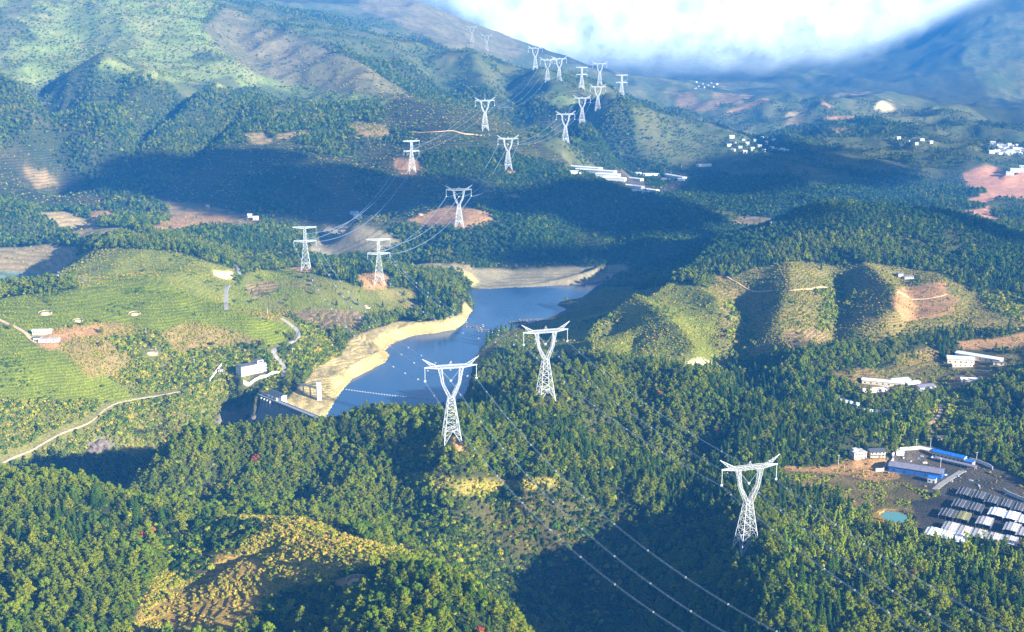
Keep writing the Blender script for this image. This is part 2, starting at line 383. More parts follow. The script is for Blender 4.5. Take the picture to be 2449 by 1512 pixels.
# farm pond
POND_PX = [(2108,1233),(2120,1224),(2150,1226),(2178,1238),(2182,1248),(2160,1252),(2130,1250)]
POND = np.array([Z(px, py, 4.2)[:2] for px, py in POND_PX])
m = (GX > POND[:, 0].min() - 20) & (GX < POND[:, 0].max() + 20) & (GY > POND[:, 1].min() - 20) & (GY < POND[:, 1].max() + 20)
pd = poly_dist(GX[m], GY[m], POND)
pin = inpoly(GX[m], GY[m], [tuple(p) for p in POND])
H[m] = np.where(pin, 3.2, np.where(pd < 14, np.maximum(6.6 - np.maximum(pd - 3, 0) * 0.25, np.minimum(H[m], 6.6)) * sstep(0, 3.0, pd) + 4.0 * (1 - sstep(0, 3.0, pd)), H[m]))

# ------------------------------------------------------------------ land cover
# name: (colour, second colour, planted rows, tree density, shrub density, shrub kind)
CLS = {
 "forest":   ((.030,.042,.012), (.060,.060,.020), 0, 1.00, 0.25),
 "far":      ((.055,.080,.024), (.115,.115,.045), 0, 0.26, 0.0),
 "mtngrass": ((.140,.190,.045), (.190,.195,.075), 0, 0.03, 0.7),
 "mtnbrown": ((.105,.105,.045), (.165,.140,.068), 0, 0.00, 0.35),
 "shadebrowngrass": ((.030,.046,.016), (.075,.066,.028), .9, 0.06, 0.5),  # colour darkened to stand for shade on the terraced hill
 "grass":    ((.250,.230,.050), (.330,.230,.065), .3, 0.006, 0.95),
 "terrorange": ((.400,.260,.062), (.310,.200,.050), 1, 0.0, 0.55),
 "greenscrub": ((.130,.155,.030), (.220,.170,.060), 0, 0.025, 0.90),
 "scrub":    ((.110,.125,.028), (.200,.175,.055), 0, 0.05, 0.85),
 "scrubdry": ((.200,.160,.060), (.300,.200,.085), 0, 0.03, 0.55),
 "shadescrub": ((.045,.058,.018), (.085,.060,.022), 0, 0.10, 0.60),  # scrub darkened in its colour for the shade lying in the hollows
 "bankscrub": ((.055,.070,.020), (.120,.095,.040), 0, 0.0, 0.55),
 "tea":      ((.165,.200,.012), (.135,.160,.012), .75, 0.006, 1.0),
 "paletea":  ((.190,.205,.030), (.150,.165,.026), .5, 0.006, 0.55),
 "drytea":   ((.165,.155,.042), (.215,.165,.055), .8, 0.008, 0.75),
 "terrtan":  ((.280,.210,.100), (.230,.160,.078), 1, 0.01, 0.12),
 "tanfield": ((.400,.320,.160), (.330,.240,.120), .7, 0.0, 0.05),
 "netfield": ((.300,.330,.240), (.170,.250,.200), 1, 0.0, 0.0),
 "sand":     ((.640,.510,.240), (.450,.330,.140), .9, 0.0, 0.0),
 "mud":      ((.300,.255,.165), (.230,.200,.135), .8, 0.0, 0.0),
 "orange":   ((.400,.225,.105), (.310,.185,.085), .2, 0.0, 0.10),
 "pinksoil": ((.560,.280,.170), (.500,.250,.150), .2, 0.0, 0.0),
 "whitesoil": ((.620,.520,.330), (.500,.400,.230), 0, 0.0, 0.0),
 "yard":     ((.065,.058,.050), (.115,.090,.065), 0, 0.0, 0.02),
 "field":    ((.150,.125,.040), (.190,.130,.050), 1, 0.0, 0.45),
 "bed":      ((.030,.030,.028), (.070,.060,.040), 0, 0.0, 0.0),
 "rock":     ((.220,.190,.160), (.130,.110,.090), 0, 0.0, 0.0),
}
CN = list(CLS)
CI = {n: i for i, n in enumerate(CN)}
COVER = [
 ("far", [(-3000,-3000),(6000,-3000),(6000,3000),(-3000,3000)], 2700, 99999),
 ("mtngrass", [(-800,-900),(620,-900),(520,10),(480,60),(560,150),(640,200),(560,215),(430,190),(330,180),(250,160),(150,190),(90,200),(0,170),(-800,150)], 2900, 9000),
 ("mtnbrown", [(540,20),(640,60),(800,125),(900,175),(985,236),(940,242),(840,230),(780,225),(700,205),(600,180),(520,120),(490,60)], 2900, 4400),
 ("mtngrass", [(600,180),(700,205),(840,228),(940,240),(860,280),(760,260),(650,215)], 2900, 3700),
 ("mtnbrown", [(700,-900),(1500,-900),(1240,140),(1130,150),(1000,80),(870,20)], 4300, 6500),
 ("shadebrowngrass", [(380,480),(430,420),(520,350),(640,330),(800,325),(900,270),(940,238),(1050,243),(1150,265),(1260,320),(1370,395),(1250,410),(1170,480),(960,540),(900,570),(780,560),(620,520),(480,500)], 2100, 3300),
 ("forest", [(560,430),(700,400),(800,460),(760,510),(620,510)], 2000, 2900),
 ("forest", [(1010,370),(1200,360),(1360,400),(1300,440),(1150,440),(1020,420)], 2200, 2900),
 ("forest", [(640,300),(760,250),(900,250),(940,285),(800,310),(760,330)], 2500, 3600),
 ("scrubdry", [(840,300),(880,285),(940,300),(950,330),(880,330)], 2500, 3100),
 ("terrtan", [(575,318),(630,316),(650,338),(600,345)], 2500, 3300),
 ("terrtan", [(650,322),(755,318),(750,329),(660,334)], 2500, 3300),
 ("shadebrowngrass", [(-100,380),(20,355),(100,350),(160,400),(230,450),(250,500),(120,490),(0,470),(-100,470)], 2150, 2900),
 ("terrtan", [(60,400),(120,410),(150,440),(100,450)], 2200, 2900),
 ("terrtan", [(375,475),(470,490),(640,520),(620,545),(480,545),(410,560),(380,540),(420,510)], 1900, 2700),
 ("orange", [(360,545),(420,520),(560,520),(560,535),(420,552),(380,560)], 1900, 2700),
 ("tanfield", [(80,500),(150,500),(260,545),(330,560),(210,580),(180,560)], 1900, 2600),
 ("orange", [(210,500),(260,505),(270,525),(240,520),(235,540),(215,520)], 2100, 2600),
 ("tanfield", [(-200,600),(0,595),(100,585),(190,598),(200,612),(170,640),(140,655),(200,690),(190,700),(0,716),(-200,720)], 1650, 2150),
 ("netfield", [(-200,650),(60,655),(180,668),(205,690),(180,700),(0,720),(-200,730)], 1600, 2100),
 ("paletea", [(170,612),(200,600),(300,588),(430,602),(540,630),(572,645),(575,690),(540,740),(450,704),(330,655),(190,690),(140,655)], 1450, 1850),
 ("whitesoil", [(520,645),(560,645),(572,660),(545,670),(518,660)], 1450, 1850),
 ("tea", [(-300,720),(0,722),(190,686),(330,652),(450,700),(560,736),(660,752),(705,790),(690,810),(650,830),(560,820),(525,860),(505,900),(430,938),(270,965),(100,960),(-300,1000)], 1200, 1700),
 ("scrub", [(150,810),(330,790),(460,790),(560,830),(500,905),(430,935),(330,950),(250,890),(170,850)], 1200, 1500),
 ("scrubdry", [(60,815),(130,780),(200,775),(260,765),(330,775),(350,800),(250,810),(330,860),(280,900),(200,900),(150,840)], 1250, 1500),
 ("scrubdry", [(390,800),(450,770),(560,790),(640,820),(560,825),(430,850)], 1200, 1600),
 ("orange", [(70,800),(110,785),(240,775),(245,795),(150,815),(110,835),(80,830)], 1250, 1500),
 ("scrub", [(-300,960),(100,958),(270,964),(440,938),(530,900),(560,930),(520,1010),(400,1080),(200,1100),(-300,1120)], 1100, 1400),
 ("greenscrub", [(540,740),(575,690),(600,650),(720,640),(870,665),(1000,700),(1000,745),(870,765),(700,790),(680,760)], 1400, 1900),
 ("scrub", [(690,745),(720,770),(780,800),(815,845),(740,890),(690,905),(675,860),(722,800)], 1200, 1700),
 ("scrubdry", [(560,745),(690,742),(700,780),(560,740)], 1300, 1700),
 ("forest", [(740,652),(800,645),(900,660),(960,690),(850,682)], 1500, 1950),
 ("scrub", [(500,905),(560,830),(650,832),(690,860),(690,905),(640,935),(560,930)], 1200, 1500),
 ("terrtan", [(690,745),(740,738),(800,738),(862,745),(866,775),(850,800),(780,796),(720,770)], 1400, 1800),
 ("terrtan", [(585,700),(600,680),(650,672),(668,688),(640,705),(600,715)], 1500, 1800),
 ("orange", [(690,640),(760,635),(780,645),(720,652)], 1600, 1950),
 ("orange", [(850,655),(900,650),(930,662),(910,690),(870,690)], 1550, 1900),
 ("whitesoil", [(755,590),(790,580),(795,600),(770,615),(745,605)], 1700, 2200),
 ("mud", [(770,530),(880,540),(960,580),(900,610),(770,620),(740,600)], 1800, 2400),
 ("sand", [(900,635),(960,630),(1060,632),(1120,640),(1110,655),(1000,650)], 1800, 2200),
 ("mud", [(940,640),(1060,632),(1130,645),(1300,640),(1490,628),(1515,640),(1440,678),(1300,688),(1180,696),(1115,692),(1110,660),(1050,650)], 1750, 2250),
 ("sand", [(1060,640),(1120,655),(1130,672),(1115,690),(1095,660)], 1700, 2200),
 ("sand", [(650,985),(690,948),(735,905),(752,880),(790,860),(815,850),(830,815),(860,795),(900,785),(960,765),(1000,772),(1060,765),(1108,752),(1112,730),(1120,715),(1150,735),(1135,770),(1060,810),(945,830),(935,865),(850,915),(810,975),(775,1010),(700,975)], 1180, 1750),
 ("orange", [(960,535),(1040,500),(1060,486),(1110,490),(1160,510),(1170,530),(1110,548),(1000,545)], 1950, 2400),
 ("orange", [(955,380),(1000,375),(1010,412),(970,412),(950,400)], 2350, 2750),
 ("orange", [(1190,408),(1230,406),(1235,420),(1200,420)], 2450, 2800),
 ("orange", [(1200,465),(1240,460),(1250,475),(1205,475)], 2200, 2700),
 ("drytea", [(1200,800),(1260,770),(1380,740),(1440,728),(1480,690),(1560,672),(1680,690),(1800,640),(1900,625),(2000,640),(2080,630),(2240,650),(2320,690),(2449,730),(2600,740),(2600,800),(2449,790),(2300,790),(2140,800),(2010,830),(1900,850),(1750,870),(1720,885),(1600,880),(1480,865),(1400,850),(1280,850)], 1300, 1850),
 ("scrub", [(1720,720),(1770,720),(1800,820),(1730,870),(1690,850),(1740,790)], 1350, 1750),
 ("scrub", [(1960,660),(2030,660),(2040,740),(2010,790),(1960,790)], 1350, 1750),
 ("paletea", [(1180,815),(1250,775),(1380,745),(1440,728),(1520,690),(1640,680),(1720,720),(1700,800),(1720,870),(1600,870),(1480,858),(1380,850),(1250,840)], 1250, 1850),
 ("scrub", [(1400,775),(1470,750),(1480,765),(1440,800),(1395,815)], 1350, 1700),
 ("scrub", [(2330,690),(2449,700),(2449,780),(2370,740)], 1400, 1800),
 ("terrtan", [(1860,800),(1960,780),(1990,800),(1960,840),(1880,845)], 1300, 1600),
 ("orange", [(2140,690),(2250,670),(2300,720),(2290,760),(2150,770)], 1350, 1750),
 ("orange", [(1690,655),(1715,650),(1740,668),(1700,672)], 1500, 1900),
 ("whitesoil", [(1615,874),(1640,862),(1655,856),(1690,866),(1702,882),(1660,890),(1640,884)], 1150, 1500),
 ("whitesoil", [(1700,884),(1718,876),(1728,886),(1715,892)], 1150, 1500),
 ("scrubdry", [(2125,850),(2230,820),(2245,855),(2200,872),(2130,870)], 1200, 1600),
 ("orange", [(2290,815),(2449,795),(2520,800),(2449,835),(2300,830)], 1300, 1600),
 ("field", [(1990,900),(2060,890),(2260,850),(2449,840),(2449,880),(2350,930),(2250,950),(2100,950)], 1100, 1500),
 ("orange", [(2265,905),(2350,885),(2400,900),(2340,935),(2270,935)], 1150, 1450),
 ("scrub", [(2200,1000),(2290,940),(2340,960),(2290,1040),(2220,1060)], 1000, 1300),
 ("yard", [(2060,1175),(2120,1078),(2230,1062),(2330,1105),(2449,1160),(2560,1200),(2560,1330),(2350,1300),(2210,1290),(2190,1235),(2240,1180)], 800, 1150),
 ("orange", [(1985,1118),(2040,1095),(2130,1100),(2150,1130),(2110,1180),(2000,1145),(1900,1130),(1870,1118)], 850, 1150),
 ("field", [(1870,1125),(2000,1135),(2080,1150),(2150,1140),(2220,1180),(2235,1195),(2195,1222),(2180,1232),(2110,1215),(2060,1225),(2000,1180),(1900,1160)], 800, 1150),
 ("terrorange", [(2080,1238),(2110,1215),(2190,1235),(2205,1255),(2130,1265)], 800, 1100),
 ("bed", [(2168,1195),(2280,1175),(2449,1190),(2449,1300),(2210,1290),(2195,1245)], 800, 1100),
 ("shadescrub", [(900,1200),(1080,1230),(1160,1190),(1360,1185),(1500,1250),(1450,1512),(1280,1512),(1180,1430),(1040,1330),(960,1290)], 600, 1060),
 ("scrub", [(980,1120),(1060,1130),(1140,1150),(1260,1155),(1320,1150),(1360,1168),(1240,1185),(1100,1190),(1000,1180)], 800, 1060),
 ("grass", [(1060,1150),(1140,1148),(1230,1158),(1300,1150),(1360,1165),(1230,1182),(1100,1178)], 800, 1060),
 ("grass", [(285,1530),(330,1430),(350,1390),(420,1320),(470,1265),(540,1240),(640,1232),(740,1240),(860,1280),(990,1330),(1020,1350),(960,1360),(860,1362),(760,1390),(680,1430),(600,1530)], 600, 900),
 ("shadescrub", [(345,1300),(390,1262),(500,1256),(600,1256),(560,1300),(490,1370),(420,1400),(360,1350)], 600, 900),
 ("terrorange", [(300,1530),(340,1460),(410,1430),(480,1380),(500,1330),(590,1325),(640,1360),(640,1410),(580,1470),(560,1530)], 600, 900),
 ("shadescrub", [(600,1530),(640,1430),(720,1400),(760,1420),(720,1530)], 550, 850),
 ("orange", [(825,1380),(880,1372),(895,1392),(850,1402)], 550, 800),
 ("bankscrub", [(1120,862),(1150,826),(1200,792),(1300,750),(1380,712),(1440,680),(1500,645),(1560,650),(1520,700),(1460,740),(1340,790),(1260,805),(1190,850),(1140,880)], 1300, 1900),
 ("orange", [(1760,1335),(1800,1328),(1820,1338),(1800,1348)], 800, 900),
 ("orange", [(1265,968),(1310,962),(1330,975),(1280,980)], 1050, 1180),
 ("orange", [(1100,1040),(1125,1060),(1130,1085),(1105,1075)], 900, 1050),
 ("rock", [(540,985),(600,960),(625,975),(560,1020),(525,1040),(530,1010)], 1100, 1350),
 ("rock", [(205,1060),(230,1050),(262,1062),(250,1080),(215,1085)], 1050, 1300),
 ("mtngrass", [(1270,225),(1320,218),(1400,240),(1330,255)], 3200, 4000),
 ("orange", [(1740,268),(1800,245),(1840,236),(1845,242),(1790,262),(1745,275)], 4500, 5600),
 ("whitesoil", [(2096,262),(2118,236),(2130,238),(2155,258),(2130,268)], 4600, 5900),
 ("orange", [(1960,240),(1968,238),(2000,258),(1990,262)], 4500, 5900),
 ("orange", [(1975,275),(2050,282),(2045,290),(1980,284)], 4300, 5900),
 ("orange", [(1985,306),(2040,310),(2060,320),(2040,318)], 4000, 5200),
 ("pinksoil", [(2296,412),(2320,400),(2345,394),(2380,396),(2410,408),(2480,410),(2480,480),(2400,478),(2330,490),(2305,478),(2340,470),(2350,450),(2320,440)], 2600, 3700),
 ("pinksoil", [(2310,500),(2360,495),(2400,520),(2390,535),(2350,515)], 2500, 3300),
 ("terrtan", [(1740,510),(1800,515),(1880,520),(1860,545),(1800,540),(1750,525)], 2400, 3000),
 ("yard", [(1365,398),(1480,405),(1560,450),(1640,425),(1640,460),(1500,460),(1380,420)], 2900, 3600),
 ("tanfield", [(1890,270),(1920,268),(1920,300),(1880,300)], 4200, 5400),
]
GPX, GPY, GDEP = project(GX, GY, H)
jx = (6 * fbm(GX, GY, 40, 3, 41) + 16 * fbm(GX, GY, 130, 2, 43)) * 2449 / GDEP
jy = (3 * fbm(GX, GY, 40, 3, 42) + 6 * fbm(GX, GY, 130, 2, 44)) * 2449 / GDEP
calm = (GR > 1150) & (GR < 1800) & (GPX > 620) & (GPX < 1160) & (GPY > 700) & (GPY < 1015)
jx += 30 * fbm(GX, GY, 260, 2, 45) * sstep(1900, 2600, GR) * 2449 / GDEP; jy += 12 * fbm(GX, GY, 260, 2, 46) * sstep(1900, 2600, GR) * 2449 / GDEP
jx[calm] *= .35; jy[calm] *= .35
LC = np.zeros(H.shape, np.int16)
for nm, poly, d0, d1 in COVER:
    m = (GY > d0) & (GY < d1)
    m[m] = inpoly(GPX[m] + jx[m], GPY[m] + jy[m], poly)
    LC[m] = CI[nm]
# scattered clearings and wooded patches of the far valley
n1 = fbm(GX, GY, 420, 4, 51)
LC[(LC == CI["far"]) & ((n1 > 0.16) | ((GR > 5600) & (n1 > -0.1)))] = CI["forest"]
LC[(LC == CI["far"]) & (n1 < -0.38) & (H < 140)] = CI["terrtan"]
LC[(LC == CI["mtngrass"]) & (fbm(GX, GY, 200, 4, 53) > 0.30)] = CI["far"]
LC[(LC == CI["shadebrowngrass"]) & (fbm(GX, GY, 160, 3, 57) > 0.42)] = CI["forest"]
# relief steps of the terraced fields
TSTEP = {"terrorange": 1.7, "terrtan": 1.8, "tanfield": 1.0, "mud": 0.9}
for nm, st in TSTEP.items():
    m = (LC == CI[nm]) & (GR < 2600)
    q = H[m] / st
    f = q - np.floor(q)
    H[m] = st * (np.floor(q) + sstep(0.62, 0.98, f)) * 0.9 + H[m] * 0.1
pal = np.array([CLS[n][0] for n in CN]); pal2 = np.array([CLS[n][1] for n in CN])
mixn = np.clip(0.5 + 0.9 * fbm(GX, GY, 60, 4, 61), 0, 1)[..., None]
colr = pal[LC] * (1 - mixn) + pal2[LC] * mixn
rows = np.array([CLS[n][2] for n in CN], float)[LC]
# soften the borders a little
def soft(A):
    return (A * 2 + np.roll(A, 1, 0) + np.roll(A, -1, 0) + np.roll(A, 1, 1) + np.roll(A, -1, 1)) / 6
colr = soft(colr)

def new_mesh(name, verts, faces, mat=None, smooth=False):
    me = bpy.data.meshes.new(name)
    verts = np.asarray(verts, np.float32).reshape(-1, 3)
    if isinstance(faces, np.ndarray):
        n, k = faces.shape
        me.vertices.add(len(verts)); me.vertices.foreach_set("co", verts.ravel())
        me.loops.add(n * k); me.loops.foreach_set("vertex_index", faces.astype(np.int32).ravel())
        me.polygons.add(n); me.polygons.foreach_set("loop_start", np.arange(0, n * k, k, dtype=np.int32))
        me.update(calc_edges=True)
    else:
        me.from_pydata([tuple(map(float, v)) for v in verts], [], faces)
        me.update()
    if mat:
        me.materials.append(mat)
    if smooth:
        me.polygons.foreach_set("use_smooth", np.ones(len(me.polygons), bool))
    return me
def link(name, me, parent=None, loc=None, rz=None):
    o = bpy.data.objects.new(name, me)
    COL.objects.link(o)
    if parent: o.parent = parent
    if loc is not None: o.location = loc
    if rz is not None: o.rotation_euler = (0, 0, rz)
    return o
def tag(o, label=None, cat=None, group=None, kind=None):
    if label: o["label"] = label
    if cat: o["category"] = cat
    if group: o["group"] = group
    if kind: o["kind"] = kind
    return o
def thing(name, label, cat, loc, rz=0.0, group=None):
    o = link(name, None, None, loc, rz)
    o.empty_display_size = 1
    return tag(o, label, cat, group)

# ------------------------------------------------------------------ materials
def mat_new(name):
    m = bpy.data.materials.new(name); m.use_nodes = True
    nt = m.node_tree
    return m, nt, nt.nodes["Principled BSDF"]
def nd(nt, typ, **kw):
    n = nt.nodes.new(typ)
    for k, v in kw.items():
        setattr(n, k, v)
    return n
def mixc(nt, fac, a, b, mode="MIX"):
    n = nt.nodes.new("ShaderNodeMix"); n.data_type = "RGBA"; n.blend_type = mode
    for s, v in ((0, fac), (6, a), (7, b)):
        if isinstance(v, (int, float)): n.inputs[s].default_value = v
        elif isinstance(v, tuple): n.inputs[s].default_value = (*v[:3], 1)
        else: nt.links.new(v, n.inputs[s])
    return n.outputs[2]
def mth(nt, op, a, b=0.0, c=0.0):
    n = nt.nodes.new("ShaderNodeMath"); n.operation = op
    for s, v in ((0, a), (1, b), (2, c)):
        if isinstance(v, (int, float)): n.inputs[s].default_value = v
        else: nt.links.new(v, n.inputs[s])
    return n.outputs[0]
def noise(nt, scale, detail=3, vec=None, rough=0.55):
    n = nt.nodes.new("ShaderNodeTexNoise")
    n.inputs["Scale"].default_value = scale; n.inputs["Detail"].default_value = detail; n.inputs["Roughness"].default_value = rough
    if vec is not None: nt.links.new(vec, n.inputs["Vector"])
    return n.outputs[0]
def ramp(nt, fac, stops):
    n = nt.nodes.new("ShaderNodeValToRGB")
    el = n.color_ramp.elements
    while len(el) < len(stops): el.new(0.5)
    for e, (p, c) in zip(el, stops):
        e.position = p; e.color = (*c, 1)
    nt.links.new(fac, n.inputs[0])
    return n.outputs[0]
def plain(name, col, rough=0.7, var=0.18, scale=0.6, metal=0.0, spec=0.3):
    m, nt, b = mat_new(name)
    geo = nt.nodes.new("ShaderNodeNewGeometry")
    f = noise(nt, scale, 4, geo.outputs["Position"])
    d = tuple(c * (1 - var) for c in col); e = tuple(min(1, c * (1 + var)) for c in col)
    nt.links.new(ramp(nt, f, [(0.3, d), (0.7, e)]), b.inputs["Base Color"])
    b.inputs["Roughness"].default_value = rough; b.inputs["Metallic"].default_value = metal
    b.inputs["Specular IOR Level"].default_value = spec
    return m

# ground
mg, nt, b = mat_new("ground")
at = nd(nt, "ShaderNodeAttribute", attribute_name="cover")
ar = nd(nt, "ShaderNodeAttribute", attribute_name="rows")
geo = nt.nodes.new("ShaderNodeNewGeometry")
pos = geo.outputs["Position"]
sep = nt.nodes.new("ShaderNodeSeparateXYZ"); nt.links.new(pos, sep.inputs[0])
n_fine = noise(nt, 0.45, 5, pos, 0.65)
n_mid = noise(nt, 0.045, 4, pos, 0.6)
c1 = mixc(nt, 1.0, at.outputs["Color"], ramp(nt, n_fine, [(0.30, (.55,.55,.50)), (0.70, (1.45,1.42,1.35))]), "MULTIPLY")
c1 = mixc(nt, 1.0, c1, ramp(nt, n_mid, [(0.32, (.72,.78,.72)), (0.68, (1.25,1.2,1.15))]), "MULTIPLY")
af = nd(nt, "ShaderNodeAttribute", attribute_name="rowfreq")
zz = mth(nt, "ADD", sep.outputs[2], mth(nt, "DIVIDE", mth(nt, "MULTIPLY", n_mid, 9.0), af.outputs["Fac"]))
zz = mth(nt, "ADD", zz, mth(nt, "DIVIDE", mth(nt, "MULTIPLY", noise(nt, .007, 3, pos), 16.0), mth(nt, "POWER", af.outputs["Fac"], 1.5)))
sw = mth(nt, "SINE", mth(nt, "MULTIPLY", zz, af.outputs["Fac"]))
sw = mth(nt, "MULTIPLY", mth(nt, "ADD", sw, 1.0), 0.5)
dark = mixc(nt, 1.0, c1, (.42, .44, .38), "MULTIPLY")
fac = mth(nt, "MULTIPLY", mth(nt, "MULTIPLY", mth(nt, "POWER", sw, 2.0), ar.outputs["Fac"]), mth(nt, "ADD", mth(nt, "MULTIPLY", n_fine, 1.4), -0.05))
c2 = mixc(nt, fac, c1, dark)
nt.links.new(c2, b.inputs["Base Color"])
b.inputs["Roughness"].default_value = 0.95; b.inputs["Specular IOR Level"].default_value = 0.1
bp = nt.nodes.new("ShaderNodeBump"); bp.inputs["Strength"].default_value = 0.9; bp.inputs["Distance"].default_value = 1.6
hh = mth(nt, "ADD", n_fine, mth(nt, "MULTIPLY", sw, mth(nt, "MULTIPLY", ar.outputs["Fac"], -0.35)))
nt.links.new(hh, bp.inputs["Height"]); nt.links.new(bp.outputs[0], b.inputs["Normal"])

# lake
mw, nt, b = mat_new("lake water")
geo = nt.nodes.new("ShaderNodeNewGeometry")
b.inputs["Base Color"].default_value = (.028, .075, .16, 1); b.inputs["Specular IOR Level"].default_value = .5
b.inputs["Roughness"].default_value = 0.12; b.inputs["IOR"].default_value = 1.33
bp = nt.nodes.new("ShaderNodeBump"); bp.inputs["Strength"].default_value = 0.12; bp.inputs["Distance"].default_value = 0.4
mp = nd(nt, "ShaderNodeMapping"); mp.inputs["Scale"].default_value = (1, 0.45, 1)
nt.links.new(geo.outputs["Position"], mp.inputs[0])
nt.links.new(noise(nt, 0.35, 4, mp.outputs[0]), bp.inputs["Height"]); nt.links.new(bp.outputs[0], b.inputs["Normal"])
nt.links.new(ramp(nt, noise(nt, 0.008, 3, mp.outputs[0]), [(0.38, (.04,.04,.04)), (0.66, (.34,.34,.34))]), b.inputs["Roughness"])
cxy = LAKE.mean(0)
big = LAKE + (LAKE - cxy) / np.linalg.norm(LAKE - cxy, axis=1, keepdims=True) * 0
nrm = []
for i in range(len(LAKE)):
    t = LAKE[(i + 1) % len(LAKE)] - LAKE[i - 1]
    t = t / np.linalg.norm(t)
    nrm.append((t[1], -t[0]))
nrm = np.array(nrm)
area = sum(LAKE[i - 1][0] * LAKE[i][1] - LAKE[i][0] * LAKE[i - 1][1] for i in range(len(LAKE)))
if area < 0: nrm = -nrm
grow = np.array([0.5 if (i <= 1 or i >= len(LAKE) - 1) else 6.0 for i in range(len(LAKE))])[:, None]
big = LAKE + nrm * grow
from mathutils.geometry import tessellate_polygon
tris = tessellate_polygon([[Vector((p[0], p[1], 0)) for p in big]])
me = new_mesh("lake", [(p[0], p[1], 0.0) for p in big], [tuple(t) for t in tris], mw)
tag(link("lake", me), kind="structure")

# ------------------------------------------------------------------ leaves
def leafmat(name, stops, patch=0.5):
    m = bpy.data.materials.new(name); m.use_nodes = True
    nt = m.node_tree; nt.nodes.clear()
    out = nt.nodes.new("ShaderNodeOutputMaterial")
    oi = nt.nodes.new("ShaderNodeObjectInfo")
    geo = nt.nodes.new("ShaderNodeNewGeometry")
    big = noise(nt, 0.018, 3, oi.outputs["Location"])
    f = mth(nt, "ADD", mth(nt, "MULTIPLY", oi.outputs["Random"], 1 - patch), mth(nt, "MULTIPLY", big, patch))
    col = ramp(nt, f, stops)
    nz = noise(nt, 1.1, 3, geo.outputs["Position"])
    col = mixc(nt, 1.0, col, ramp(nt, nz, [(0.3, (.68,.70,.62)), (0.7, (1.38,1.32,1.2))]), "MULTIPLY")
    df = nt.nodes.new("ShaderNodeBsdfDiffuse"); tr = nt.nodes.new("ShaderNodeBsdfTranslucent")
    nt.links.new(col, df.inputs[0]); nt.links.new(col, tr.inputs[0])
    mx = nt.nodes.new("ShaderNodeMixShader"); mx.inputs[0].default_value = 0.22
    nt.links.new(df.outputs[0], mx.inputs[1]); nt.links.new(tr.outputs[0], mx.inputs[2])
    nt.links.new(mx.outputs[0], out.inputs[0])
    return m
ML_PINE = leafmat("pine needles", [(0.15, (0.067,0.100,0.004)), (0.45, (0.124,0.163,0.005)), (0.7, (0.185,0.212,0.007)), (0.92, (0.216,0.212,0.010))])
ML_BROAD = leafmat("broad leaves", [(0.15, (0.043,0.096,0.005)), (0.45, (0.096,0.159,0.006)), (0.72, (0.174,0.224,0.008)), (0.95, (0.234,0.226,0.011))])
ML_FIR_SHADE = leafmat("fir and shade toned leaves", [(0.15, (0.022,0.055,0.007)), (0.5, (0.045,0.095,0.007)), (0.85, (0.090,0.145,0.008))])
ML_BAMBOO = leafmat("bamboo leaves", [(0.2, (0.129,0.228,0.013)), (0.55, (0.220,0.302,0.016)), (0.9, (0.375,0.357,0.023))])
ML_RED = leafmat("autumn leaves", [(0.2, (.300,.050,.025)), (0.6, (.340,.110,.030)), (0.9, (.420,.200,.045))], 0.2)
ML_SHRUB = leafmat("shrub leaves", [(0.2, (0.085,0.129,0.006)), (0.5, (0.217,0.252,0.009)), (0.8, (0.308,0.304,0.016))])
ML_TEA = leafmat("tea leaves", [(0.25, (.170,.225,.006)), (0.5, (.250,.305,.008)), (0.75, (.345,.375,.010))], 0.85)
ML_UNDER_SHADE = leafmat("shade toned undergrowth leaves", [(0.2, (.018,.040,.008)), (0.6, (.035,.065,.010)), (0.9, (.070,.085,.014))])  # shade of the gaps between trees put into the undergrowth colour
ML_DRY = leafmat("dry grass tufts", [(0.2, (.230,.235,.024)), (0.5, (.380,.325,.042)), (0.85, (.500,.340,.070))], 0.45)
M_BARK = plain("bark", (.10, .075, .05), 0.9)

def quads_to_mesh(name, P, N, S, mat, rs, asp=1.0):
    """a tuft of small leaf faces: centres P, facing N, size S"""
    n = len(P)
    N = N / np.maximum(np.linalg.norm(N, axis=1, keepdims=True), 1e-6)
    R = rs.normal(size=(n, 3))
    T = np.cross(N, R); T /= np.maximum(np.linalg.norm(T, axis=1, keepdims=True), 1e-6)
    Bn = np.cross(N, T)
    S = np.broadcast_to(np.asarray(S, float).reshape(-1, 1), (n, 1))
    v = np.stack([P - T * S - Bn * S * asp * .6, P + T * S * .9 - Bn * S * asp * .8, P + T * S * .8 + Bn * S * asp + N * S * .25, P - T * S * .7 + Bn * S * asp * .7 - N * S * .1], 1)
    return new_mesh(name, v.reshape(-1, 3), np.arange(n * 4).reshape(n, 4), mat)
def clump_crown(name, clumps, per, leaf, mat, seed, up=0.35):
    rs = np.random.default_rng(seed)
    P, N, S = [], [], []
    for (cx, cy_, cz, rx, ry, rz) in clumps:
        d = rs.normal(size=(per, 3)); d /= np.linalg.norm(d, axis=1, keepdims=True)
        d[:, 2] = np.where(d[:, 2] < -0.35, -d[:, 2], d[:, 2])
        rad = rs.uniform(0.72, 1.08, size=(per, 1))
        p = d * rad * np.array([rx, ry, rz]) + np.array([cx, cy_, cz])
        nn = d + np.array([0, 0, up]) + rs.normal(size=(per, 3)) * 0.38
        P.append(p); N.append(nn); S.append(rs.uniform(0.7, 1.25, per) * leaf)
    return quads_to_mesh(name, np.concatenate(P), np.concatenate(N), np.concatenate(S), mat, rs)
